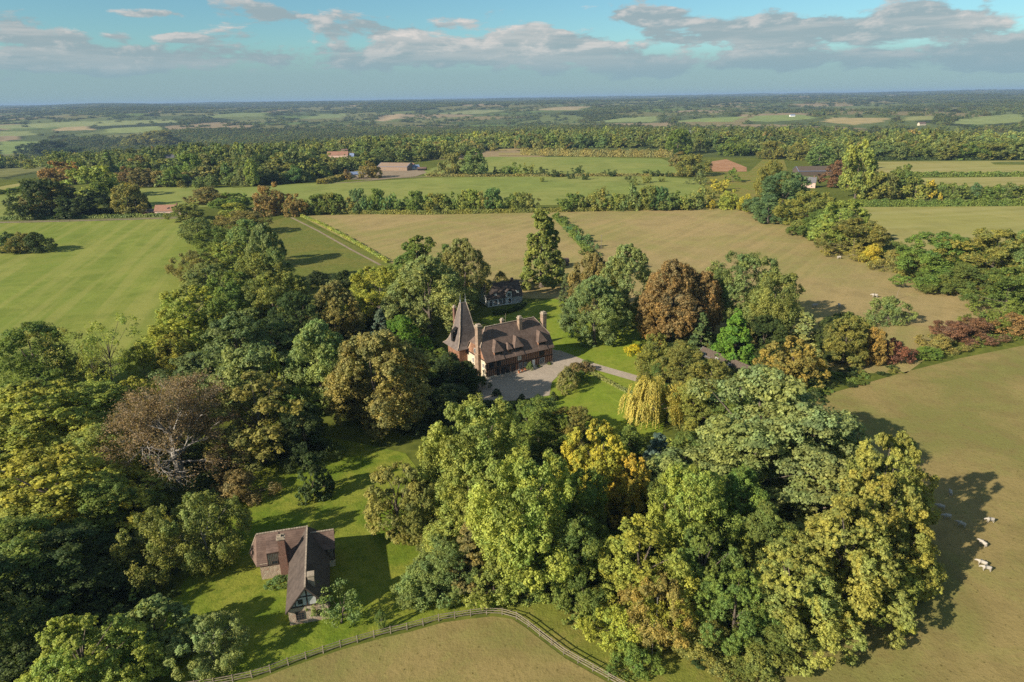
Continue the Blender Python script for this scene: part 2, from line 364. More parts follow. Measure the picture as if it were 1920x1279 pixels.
sheet('cottage_lawn', [(330, 1110), (300, 1200), (330, 1290), (420, 1280), (490, 1262), (545, 1240), (640, 1208), (770, 1174), (925, 1146), (960, 1100), (800, 1050), (800, 900), (760, 850), (600, 815), (480, 830), (430, 900), (420, 1000)], M['lawn'], .05)
sheet('verge', [(925, 1146), (960, 1152), (985, 1168), (1010, 1188), (1060, 1226), (1110, 1254), (1170, 1288), (1400, 1285), (1540, 1225), (1560, 1180), (1300, 1100), (1000, 1100)], M['verge'], .045)
sheet('park_lawn', [(900, 600), (960, 575), (1040, 560), (1120, 590), (1200, 620), (1290, 660), (1290, 700), (1260, 740), (1240, 820), (1100, 820), (1040, 790), (1000, 760), (985, 700), (1000, 650)], M['court_lawn'], .05)
sheet('gravel_court', [(895, 712), (950, 700), (1000, 680), (1035, 655), (1062, 662), (1085, 676), (1060, 692), (1035, 716), (1030, 742), (960, 752), (890, 752)], M['gravel'], .09)
strip('gravel_path', [(1040, 660), (1062, 668), (1090, 680), (1130, 692), (1165, 702), (1200, 712)], 4.2, M['gravel'], .10)
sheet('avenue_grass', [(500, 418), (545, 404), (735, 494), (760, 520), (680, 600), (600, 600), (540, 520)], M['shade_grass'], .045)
strip('grass_track', [(546, 408), (598, 434), (658, 468), (713, 497)], 1.5, M['track'], .08)
sheet('long_pasture', [(435, 353), (560, 345), (700, 340), (810, 333), (1000, 331), (1240, 331), (1300, 336), (1320, 352), (1330, 385), (900, 385), (590, 390), (440, 370)], M['green_far'], .10)
sheet('upper_pasture', [(790, 322), (850, 303), (920, 294), (1100, 295), (1240, 298), (1275, 311), (1285, 329), (1100, 330), (800, 332)], M['green_far'], .12)
sheet('stubble_strip', [(935, 292), (1240, 294), (1250, 283), (935, 280)], M['tan'], .3)
sheet('roadside_pasture', [(-100, 326), (85, 320), (95, 335), (60, 352), (-100, 370)], M['pale_far'], .12)
sheet('corner_pasture', [(-100, 375), (55, 362), (120, 380), (110, 404), (-100, 416)], M['green_far'], .12)
sheet('village_green', [(262, 354), (332, 350), (436, 352), (441, 372), (470, 383), (335, 392), (270, 384)], M['green_far'], .12)
sheet('east_pasture', [(1590, 389), (2000, 386), (2100, 440), (1920, 450), (1800, 462), (1690, 478), (1640, 440)], M['pale_far'], .10)
sheet('striped_pasture', [(1630, 304), (2000, 301), (2030, 327), (1700, 329), (1640, 322)], M['pale_far'], .12)
sheet('narrow_pasture', [(1700, 334), (2030, 331), (2060, 348), (1740, 352)], M['pale_far'], .12)
sheet('riding_ground', [(1326, 322), (1335, 303), (1362, 299), (1400, 314), (1400, 322)], M['soil'], .12)
sheet('rough_pasture', [(1325, 324), (1405, 322), (1430, 300), (1470, 300), (1480, 330), (1440, 388), (1335, 386), (1322, 352)], M['verge'], .10)
sheet('farm_yard', [(655, 337), (705, 320), (785, 312), (800, 324), (780, 331), (700, 337)], M['track'], .14)
strip('country_lane', [(-60, 419), (120, 415), (330, 409)], 4.0, M['track'], .09)
strip('farm_lane', [(600, 345), (660, 342), (740, 334), (820, 331)], 4.0, M['track'], .16)
strip('lane_by_hedge', [(1600, 379), (1760, 376), (2000, 375)], 4.0, M['track'], .16)

# ------------------------------------------------------------------ foliage prototypes (unit: metres, crown 20 m tall, 8 m radius)
def quads_from(c, n, t, a, b):
    """centres, normals, tangents, half sizes -> diamond-like leaf sprays"""
    t = t - (t * n).sum(1, keepdims=True) * n; t /= np.linalg.norm(t, axis=1, keepdims=True) + 1e-9; s = np.cross(n, t)
    a = a[:, None]; b = b[:, None]
    V = np.stack([c - t * a, c + s * b - t * a * .1, c + t * a, c - s * b + t * a * .15 + n * b * .3], 1).reshape(-1, 3)
    return V
def unit(v): return v / (np.linalg.norm(v, axis=1, keepdims=True) + 1e-9)
PROF = {
 'round': lambda t: np.sin(np.pi * (t * .80 + .14)) ** .62,
 'oval': lambda t: np.sin(np.pi * (t * .86 + .09)) ** .8,
 'dome': lambda t: np.clip(1 - t ** 2.6, 0, 1) ** .62 * (.86 + .14 * np.minimum(1, t * 5)),
 'cone': lambda t: np.clip(1.04 - t, 0, 1) ** .85 * (.75 + .25 * np.minimum(1, t * 8)),
 'column': lambda t: np.clip(1.03 - t ** 2.0, 0, 1) ** .8 * .9 + .08,
 'spire': lambda t: np.sin(np.pi * (t * .9 + .07)) ** .55 * (1 - .45 * t),
 'spread': lambda t: np.sin(np.pi * (t * .62 + .30)) ** .7,
}
def lobes(rng, n, prof, R, H, z0, lr, inner=.2, wob=.22):
    out = []; ga = 2.399963; tries = 0
    ph = rng.uniform(0, 6.28, 4)
    while len(out) < n and tries < n * 30:
        tries += 1; t = rng.uniform(0, 1) ** .95; pr = PROF[prof](np.array(t))
        if rng.uniform() > pr * .9 + .12: continue
        a = rng.uniform(0, 6.283); r_l = R * lr * rng.uniform(.75, 1.3) * (.55 + .45 * pr)
        env = R * pr * (1 + wob * math.sin(2 * a + ph[0] + 3 * t) + wob * .7 * math.sin(3 * a + ph[1] - 4 * t) + wob * .5 * math.sin(7 * t + ph[2]))
        d = max(0, env - r_l * .8) * (1 if rng.uniform() > inner else rng.uniform(.2, .8))
        out.append((d * math.cos(a), d * math.sin(a), z0 + t * (H - z0) * .96 - r_l * .25, r_l))
    return np.array(out)
def crown_mesh(name, seed, prof='round', R=8, H=20, z0=1.5, nl=46, lr=.27, ncl=15, k=26, leaf=.42, flat=1.0, droop=0.0, inner=.2, wob=.2, upn=0.0, aspect=.62, spread=1.0, cutoff=-.45):
    rng = np.random.default_rng(seed); L = lobes(rng, nl, prof, R, H, z0, lr, inner, wob); n = len(L)
    c = np.repeat(L[:, :3], ncl, 0); r = np.repeat(L[:, 3], ncl); d = unit(rng.normal(size=(n * ncl, 3)) + np.array([0, 0, .25]))
    out = c * np.array([1, 1, 0]); out = unit(out + np.array([0, 0, 1e-3])); bad = (d * out).sum(1) < cutoff; d[bad] *= -1
    d2 = d.copy(); d2[:, 2] *= flat
    cc = c + d2 * (r * rng.uniform(.62, 1.08, n * ncl))[:, None]; cr = r * rng.uniform(.28, .50, n * ncl) * spread
    lum_l = np.repeat(rng.uniform(.25, .75, n), ncl) + rng.uniform(-.18, .18, n * ncl); tone_l = np.repeat(rng.uniform(-.05, .95, n), ncl) + rng.uniform(-.25, .25, n * ncl)
    N_ = n * ncl * k; P = np.repeat(cc, k, 0); pr = np.repeat(cr, k); dd = unit(rng.normal(size=(N_, 3)) + .5 * np.repeat(d, k, 0))
    off = dd * (pr * rng.uniform(.35, 1.12, N_))[:, None]; off[:, 2] *= (.35 + .65 * flat); P = P + off
    if droop: P[:, 2] -= droop * rng.uniform(0, 1, N_) ** 2 * pr
    nn = unit(dd * .9 + rng.normal(size=(N_, 3)) * .33 + np.array([0, 0, .3 + upn])); tt = rng.normal(size=(N_, 3)); tt[:, 2] -= droop * 2
    a = leaf * rng.uniform(.55, 1.25, N_); V = quads_from(P, nn, tt, a, a * aspect)
    lum = np.clip(np.repeat(lum_l, k) + rng.uniform(-.38, .38, N_), 0, 1); tone = np.clip(np.repeat(tone_l, k) + rng.uniform(-.22, .22, N_), 0, 1)
    V[:, 2] = np.maximum(V[:, 2], .05)
    me = fastmesh(name, V, np.arange(N_ * 4).reshape(-1, 4), [M['leaf']], False, {'tone': ('FLOAT', 'POINT', np.repeat(tone, 4)), 'lum': ('FLOAT', 'POINT', np.repeat(lum, 4))})
    return me, L
def tube_np(pts, rad, n=5):
    mb = MB(); mb.tube(pts, rad, n); return mb.V, mb.F
def trunk_mesh(name, seed, H, r0, L=None, nlimb=7, lean=.3, mat='bark', top=.72):
    rng = random.Random(seed); mb = MB(); dx, dy = rng.uniform(-lean, lean), rng.uniform(-lean, lean)
    P = [(dx * t * 3 + .15 * math.sin(t * 6), dy * t * 3, t * H * top) for t in (0, .08, .25, .5, .75, 1)]
    mb.tube(P, [r0 * 1.35, r0, r0 * .85, r0 * .62, r0 * .4, r0 * .15], 7)
    if L is not None:
        ids = rng.sample(range(len(L)), min(nlimb, len(L)))
        for i in ids:
            x, y, z, r = L[i]; s = max(.12, min(.65, z / H * .7)); b = Vector((dx * s * 3, dy * s * 3, s * H * top)); e = Vector((x * .95, y * .95, max(z, b.z + .5)))
            mid = b.lerp(e, .5) + Vector((rng.uniform(-.5, .5), rng.uniform(-.5, .5), -.4)); mb.tube([b, mid, e], [r0 * .42, r0 * .26, r0 * .07], 5)
    return mb.mesh(name, M[mat])
PROTO = {}
def proto(key, H=20, R=8, trunk=.45, tr=True, mat='bark', nlimb=7, **kw):
    me, L = crown_mesh('crown', 1000 + len(PROTO) * 17, H=H, R=R, **kw)
    PROTO[key] = (me, trunk_mesh('trunk', len(PROTO), H, trunk, L, nlimb, mat=mat) if tr else None, H, R)
# big near crowns, three of the broad kind so that neighbours differ
proto('broad', prof='round', nl=92, lr=.205, ncl=22, k=34, leaf=.18, spread=.8)
proto('chestnut', prof='oval', nl=84, lr=.21, ncl=24, k=31, leaf=.195, wob=.12, spread=.85)
proto('maple', prof='dome', nl=100, lr=.185, ncl=21, k=32, leaf=.19, wob=.25, spread=.85)
proto('ash', prof='oval', nl=96, lr=.20, ncl=24, k=30, leaf=.18, wob=.26, spread=1.0)
proto('lush', prof='dome', nl=84, lr=.215, ncl=21, k=34, leaf=.18, wob=.3, spread=.9)
proto('thicket', H=10, R=6, prof='dome', nl=40, lr=.28, ncl=20, k=17, leaf=.23, z0=.3, trunk=.2, wob=.3)
proto('bush', H=8, R=5, prof='dome', nl=32, lr=.3, ncl=16, k=16, leaf=.23, z0=.2, trunk=.18, wob=.2)
proto('holly', H=10, R=4, prof='column', nl=38, lr=.28, ncl=10, k=20, leaf=.26, z0=.3, trunk=.15, wob=.08)
proto('birch', prof='oval', nl=60, lr=.20, ncl=12, k=40, leaf=.22, droop=1.6, wob=.15, spread=1.25, mat='bark_pale', trunk=.25)
proto('spruce', H=22, R=5.5, prof='cone', nl=90, lr=.20, ncl=10, k=18, leaf=.34, flat=.5, droop=.6, z0=.4, wob=.05, trunk=.3)
proto('cypress', H=18, R=6, prof='cone', nl=90, lr=.19, ncl=16, k=20, leaf=.26, droop=.3, z0=.3, wob=.05, trunk=.3)
proto('sequoia', H=38, R=8.5, prof='column', nl=110, lr=.21, ncl=12, k=20, leaf=.5, flat=.75, droop=.9, z0=1, wob=.12, trunk=.9)
proto('pine', H=20, R=10, prof='spread', nl=54, lr=.25, ncl=14, k=34, leaf=.30, flat=.30, z0=6, wob=.3, upn=.6, trunk=.5, nlimb=14, inner=.5)
proto('larch', prof='oval', nl=56, lr=.22, ncl=12, k=30, leaf=.28, flat=.45, droop=1.0, z0=2, wob=.25, upn=.3, trunk=.4, nlimb=14)
proto('loose', H=14, R=6, prof='round', nl=26, lr=.20, ncl=8, k=15, leaf=.17, z0=3.5, inner=.35, wob=.3, spread=1.5, trunk=.16, nlimb=22)
proto('orchard', H=6, R=3.4, prof='round', nl=16, lr=.28, ncl=7, k=22, leaf=.15, z0=1.6, inner=.3, trunk=.14, nlimb=12, spread=1.4)
# middle distance, lighter
for q in range(3): proto('mid%d' % q, prof=['round', 'oval', 'dome'][q], nl=56, lr=.27, ncl=12, k=18, leaf=.42, wob=.22, z0=1.0, nlimb=2)
for q in range(2): proto('midbush%d' % q, H=9, R=4.6, prof=['dome', 'oval'][q], nl=14, lr=.36, ncl=10, k=14, leaf=.36, wob=.3, z0=.2, nlimb=1, trunk=.15)
proto('poplar', H=22, R=2.8, prof='column', nl=26, lr=.36, ncl=8, k=10, leaf=.7, z0=.8, wob=.1, nlimb=1, trunk=.3)

def willow_mesh():
    rng = np.random.default_rng(5); R, H = 7, 12; Vs = []; lum = []; tone = []
    L = lobes(rng, 34, 'dome', R * .95, H, 4, .22, .3, .2)
    for x, y, z, r in L:
        for _ in range(26):
            a = rng.uniform(0, 6.28); q = math.sqrt(rng.uniform()) * r; px, py = x + q * math.cos(a), y + q * math.sin(a); top = z + math.sqrt(max(0, r * r - q * q)) * .9; ln = rng.uniform(2.0, 5.5); g = rng.uniform(.15, .85)
            nseg = int(ln / .22); zz = top - np.arange(nseg) * .22; ok = zz > .2; nseg = ok.sum(); zz = zz[ok]
            if nseg < 2: continue
            outv = np.array([px, py]) / (math.hypot(px, py) + .01); s = (top - zz) / ln
            c = np.stack([px + outv[0] * np.sqrt(s) * .8 + rng.normal(0, .07, nseg), py + outv[1] * np.sqrt(s) * .8 + rng.normal(0, .07, nseg), zz], 1)
            nn = unit(np.array([outv[0], outv[1], .35])[None] + rng.normal(size=(nseg, 3)) * .45); tt = np.tile([0, 0, -1.], (nseg, 1)) + rng.normal(size=(nseg, 3)) * .2
            Vs.append(quads_from(c, nn, tt, np.full(nseg, .24), np.full(nseg, .10))); lum.append(np.clip(g + rng.uniform(-.1, .1, nseg), 0, 1)); tone.append(rng.uniform(.2, .9, nseg))
    V = np.concatenate(Vs); lum = np.concatenate(lum); tone = np.concatenate(tone)
    me = fastmesh('crown', V, np.arange(len(V)).reshape(-1, 4), [M['leaf']], False, {'tone': ('FLOAT', 'POINT', np.repeat(tone, 4)), 'lum': ('FLOAT', 'POINT', np.repeat(lum, 4))})
    PROTO['willow'] = (me, trunk_mesh('trunk', 77, H, .4, L, 9), H, R)
willow_mesh()
def bare_beech():
    rng = random.Random(3); mb = MB(); tips = []
    def grow(p, d, ln, r, lev):
        q = p + d * ln; m = p.lerp(q, .5) + Vector((rng.uniform(-1, 1), rng.uniform(-1, 1), rng.uniform(-1, 1))) * ln * .06
        mb.tube([p, m, q], [r, r * .82, r * .62], 6 if lev < 2 else (4 if lev < 4 else 3))
        if lev >= 3: tips.append((m, d, lev)); tips.append((q, d, lev))
        if lev == 6: return
        for _ in range(3 if lev in (1, 2, 4) else 2):
            nd = (d * (1.0 if lev else .5) + Vector((rng.gauss(0, .5), rng.gauss(0, .5), rng.gauss(.04, .30)))).normalized()
            grow(q, nd, ln * rng.uniform(.66, .88), r * .6, lev + 1)
    base = Vector((0, 0, 0)); P = [base, Vector((.2, .1, 3)), Vector((0, 0, 6)), Vector((.3, .2, 10))]
    mb.tube(P, [.95, .75, .62, .45], 9)
    for i in range(13):
        a = i * 2.4; z = 4 + i * .48; el_ = .06 + i * .085 + rng.uniform(-.05, .1)
        grow(Vector((.1, .1, z)), Vector((math.cos(a) * math.cos(el_), math.sin(a) * math.cos(el_), math.sin(el_))), rng.uniform(3.0, 3.9), .26, 1)
    tm = mb.mesh('trunk', M['bark_pale'])
    g = np.random.default_rng(4); T = np.array([tuple(t[0]) for t in tips if (t[2] >= 4 or g.uniform() < .3) and not (t[0][1] < 0 and t[0][2] < 12 and -3 < t[0][0] < 7 and g.uniform() < .9)]); k = 10; n = len(T) * k
    c = np.repeat(T, k, 0) + g.normal(size=(n, 3)) * .50; nn = unit(g.normal(size=(n, 3)) + [0, 0, .4]); a = g.uniform(.10, .26, n)
    V = quads_from(c, nn, g.normal(size=(n, 3)), a, a * .42); low = c[:, 2] < 9
    me = fastmesh('crown', V, np.arange(n * 4).reshape(-1, 4), [M['leaf']], False, {'tone': ('FLOAT', 'POINT', np.repeat(g.uniform(0, 1, n) * .8, 4)), 'lum': ('FLOAT', 'POINT', np.repeat(g.uniform(0, .9, n), 4))})
    print('beech tips', len(T), 'zmax', T[:, 2].max(), 'rmax', np.hypot(T[:, 0], T[:, 1]).max())
    PROTO['beech'] = (me, tm, float(T[:, 2].max()), float(np.percentile(np.hypot(T[:, 0], T[:, 1]), 95)))
bare_beech()

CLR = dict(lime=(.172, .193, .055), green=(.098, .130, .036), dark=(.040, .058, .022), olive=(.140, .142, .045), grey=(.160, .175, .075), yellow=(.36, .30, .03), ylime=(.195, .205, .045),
           rust=(.175, .115, .055), brown=(.14, .105, .055), gold=(.275, .235, .045), blue=(.085, .115, .095), purple=(.13, .065, .05), bright=(.085, .145, .028), bluegreen=(.085, .135, .062),
           orange=(.215, .155, .055), olbrown=(.160, .140, .058), pine=(.145, .165, .072), pined=(.09, .115, .05), maple=(.18, .182, .05), twig=(.165, .105, .08), sage=(.12, .15, .06))
BIG = ('broad', 'chestnut', 'maple', 'ash', 'lush', 'pine', 'larch')
TREES = []; NT = {'tree': 0, 'shrub': 0}
def plant(kind, x, y, h, w, col, label, rot=None, group=None, cat='tree', name='tree', parts=True, z=None, jit=.07):
    cm, tm, PH, PR = PROTO[kind]; z = float(HT(x, y)) if z is None else z
    c = CLR[col] if isinstance(col, str) else col; c = tuple(v * random.uniform(1 - jit, 1 + jit) for v in c)
    rz = random.uniform(0, 6.28) if rot is None else rot; sx = w / (2 * PR); sz = h / PH
    NT[cat] = NT.get(cat, 0) + 1; TREES.append((x, y, w / 2, h))
    if tm is None or not parts:
        o = obj(name, cm, None, (x, y, z - .05), (0, 0, rz), (sx, sx, sz), label=label, cat=cat, group=group); o.color = (*c, 1); return o
    rz = 0.0 if kind == 'beech' else rz
    e = empty(name, (x, y, z - .05), rz, label=label, cat=cat, group=group); e.scale = (sx * random.uniform(.94, 1.06), sx * random.uniform(.94, 1.06), sz)
    o = obj('crown', cm, e); o.color = (*c, 1); obj('trunk', tm, e); return e
def T(kind, x, yt, hb, w, col, label, name=None, cat='tree', group=None, parts=True, minh=2.0):
    if kind in BIG: w *= 1.07; hb = hb * 1.13 if 11 <= hb < 75 else hb
    """x, yt: pixel of the top; hb: height in m (<75) or pixel row of the base; w: crown width in pixels"""
    if hb < 75: H_ = hb; gx, gy = G(x, yt, H_)
    else:
        gx, gy = G(x, hb); zz = float(HT(gx, gy)); lo, hi = 0.5, 60
        for _ in range(30):
            md = (lo + hi) / 2
            if PJ(gx, gy, zz + md)[1] > yt: lo = md
            else: hi = md
        H_ = lo
    sl = math.sqrt(gx * gx + gy * gy + (CAMZ - H_ / 2) ** 2)
    nm = name or {'spruce': 'spruce_tree', 'cypress': 'cypress_tree', 'sequoia': 'sequoia_tree', 'pine': 'pine_tree', 'larch': 'larch_tree', 'willow': 'willow_tree', 'birch': 'birch_tree', 'chestnut': 'chestnut_tree', 'maple': 'maple_tree', 'ash': 'ash_tree', 'beech': 'beech_tree', 'holly': 'holly_tree', 'bush': 'shrub', 'thicket': 'shrub', 'orchard': 'fruit_tree', 'poplar': 'poplar_tree', 'midbush0': 'shrub', 'midbush1': 'shrub'}.get(kind, 'tree')
    if nm == 'shrub': cat = 'shrub'
    return plant(kind, gx, gy, max(minh, H_), w * sl / F, col, label, group=group, cat=cat, name=nm, parts=parts)

# ---- avenue of trees along the left pasture, back to front
for a in [
 ('mid1', 388, 350, 14, 62, 'olbrown', 'brownish olive tree at the far end of the avenue'),
 ('mid0', 345, 380, 13, 55, 'olive', 'small olive tree beside the far corner of the left pasture'),
 ('mid2', 432, 358, 16, 62, 'green', 'dark green tree at the far end of the avenue beside a yellow-green one'),
 ('mid0', 437, 378, 12, 46, 'ylime', 'yellow-green tree low in the far end of the avenue'),
 ('broad', 452, 393, 14, 70, 'olbrown', 'brown-tinged broad tree in the far part of the avenue'),
 ('broad', 364, 407, 15, 62, 'sage', 'light green round tree overhanging the far edge of the striped pasture'),
 ('lush', 402, 426, 15, 74, 'green', 'deep green tree in the middle of the avenue with dense foliage'),
 ('maple', 432, 452, 14, 78, 'lime', 'yellow-green spreading tree in the middle of the avenue'),
 ('chestnut', 490, 418, 26, 60, 'sage', 'tall light green tree standing up from the east side of the avenue'),
 ('birch', 354, 468, 15, 72, 'olbrown', 'grey-brown thinning tree on the pasture side of the avenue'),
 ('broad', 384, 492, 15, 84, 'sage', 'sage green tree leaning over the striped pasture'),
 ('maple', 425, 505, 16, 90, 'green', 'dark green tree between the grey-brown and the golden avenue trees'),
 ('broad', 474, 474, 19, 76, 'olive', 'olive tree on the shaded east side of the avenue'),
 ('lush', 505, 508, 22, 128, 'olive', 'large olive and gold crowned tree bulging from the avenue'),
 ('lush', 512, 462, 20, 66, 'sage', 'tall green tree on the east edge of the avenue'),
 ('chestnut', 458, 410, 22, 76, 'sage', 'grey-green tree in the far east side of the avenue'),
 ('broad', 548, 545, 19, 90, 'dark', 'tall dark tree at the near end of the shaded avenue grass'),
 ('maple', 340, 536, 20, 142, 'ylime', 'large yellow-green tree leaning into the near corner of the pasture'),
 ('lush', 420, 548, 18, 76, 'green', 'dark green tree tucked between the yellow-green and golden trees'),
 ('maple', 320, 622, 11, 66, 'ylime', 'small bright yellow tree at the pasture corner'),
 ('pine', 440, 582, 22, 150, 'pined', 'grey-green pine with flat layers among the avenue trees'),
 ('pine', 360, 658, 15, 120, 'pined', 'dark pine spreading beside the pasture corner'),
 ('pine', 455, 648, 19, 130, 'pine', 'light green layered pine above the bare beech'),
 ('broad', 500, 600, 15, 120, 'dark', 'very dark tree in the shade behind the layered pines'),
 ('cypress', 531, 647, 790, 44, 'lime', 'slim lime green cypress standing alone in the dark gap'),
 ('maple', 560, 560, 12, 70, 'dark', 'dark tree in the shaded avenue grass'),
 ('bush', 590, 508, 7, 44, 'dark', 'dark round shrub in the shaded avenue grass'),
 ('lush', 48, 604, 19, 120, 'green', 'dense dark green tree at the left edge beyond the pasture end'),
 ('loose', 128, 604, 730, 96, 'olive', 'thin airy tree with see-through crown, nearer the left edge'),
 ('loose', 182, 632, 735, 44, 'olive', 'thin young tree between the two airy trees'),
 ('loose', 213, 586, 727, 108, 'lime', 'airy tree with bare forking limbs beside the pasture corner'),
 ('bush', 272, 640, 700, 50, 'ylime', 'small lime shrub under the big yellow-green tree'),
 ('maple', 60, 716, 17, 190, 'ylime', 'broad yellow-green tree over the left edge'),
 ('lush', 150, 722, 14, 150, 'lime', 'lime green tree with gold tips behind the left woodland edge'),
 ('maple', 244, 706, 12, 90, 'ylime', 'yellow-topped tree just behind the bare beech'),
 ('maple', 70, 845, 16, 230, 'ylime', 'very broad gold and green maple in the left foreground woodland'),
 ('lush', 175, 800, 13, 120, 'lime', 'bright lime tree between the gold maple and the bare beech'),
 ('lush', 165, 905, 12, 150, 'green', 'dark green tree in shadow below the bare beech'),
 ('lush', 20, 980, 13, 170, 'green', 'shaded green tree at the left edge below the gold maple'),
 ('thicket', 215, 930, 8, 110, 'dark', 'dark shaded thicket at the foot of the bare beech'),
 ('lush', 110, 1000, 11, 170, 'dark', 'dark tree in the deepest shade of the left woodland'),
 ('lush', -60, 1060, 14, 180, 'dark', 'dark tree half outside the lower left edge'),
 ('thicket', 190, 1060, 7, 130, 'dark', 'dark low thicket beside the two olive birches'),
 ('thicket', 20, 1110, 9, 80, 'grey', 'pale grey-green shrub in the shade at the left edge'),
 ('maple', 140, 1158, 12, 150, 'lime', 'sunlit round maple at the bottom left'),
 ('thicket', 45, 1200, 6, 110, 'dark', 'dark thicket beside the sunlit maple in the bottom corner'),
 ('holly', 278, 1122, 9, 120, 'sage', 'grey-green bushy conifer above the bottom edge'),
 ('thicket', 250, 1190, 6, 90, 'green', 'green shrub wedged below the bushy conifer'),
 ('birch', 385, 1163, 8, 112, 'grey', 'olive grey round shrub tree by the bottom of the cottage lawn'),
 ('birch', 280, 952, 14, 112, 'olive', 'olive drooping birch, the left one of a pair by the cottage lawn'),
 ('birch', 368, 922, 15, 130, 'olive', 'taller drooping birch of the pair nearest the cottage'),
 ('beech', 338, 706, 900, 196, 'twig', 'half bare copper beech with pale trunk and brown twigs'),
 ('thicket', 445, 885, 6, 90, 'brown', 'brown low foliage beside the bare beech'),
 ('larch', 470, 700, 20, 180, 'olive', 'wide feathery olive larch behind the cottage lawn'),
 ('larch', 545, 720, 15, 90, 'green', 'dark feathery larch on two thin stems'),
 ('holly', 590, 850, 930, 66, 'dark', 'dark pointed holly alone on the shaded lawn'),
 ('orchard', 640, 1098, 1168, 78, 'sage', 'sparse apple tree against the cottage wall'),
 ('orchard', 598, 1094, 1150, 50, 'sage', 'small sparse fruit tree touching the cottage gable'),
 ('bush', 524, 1082, 1097, 36, 'sage', 'low rose bush against the stone wall of the cottage'),
 ]: T(*a)
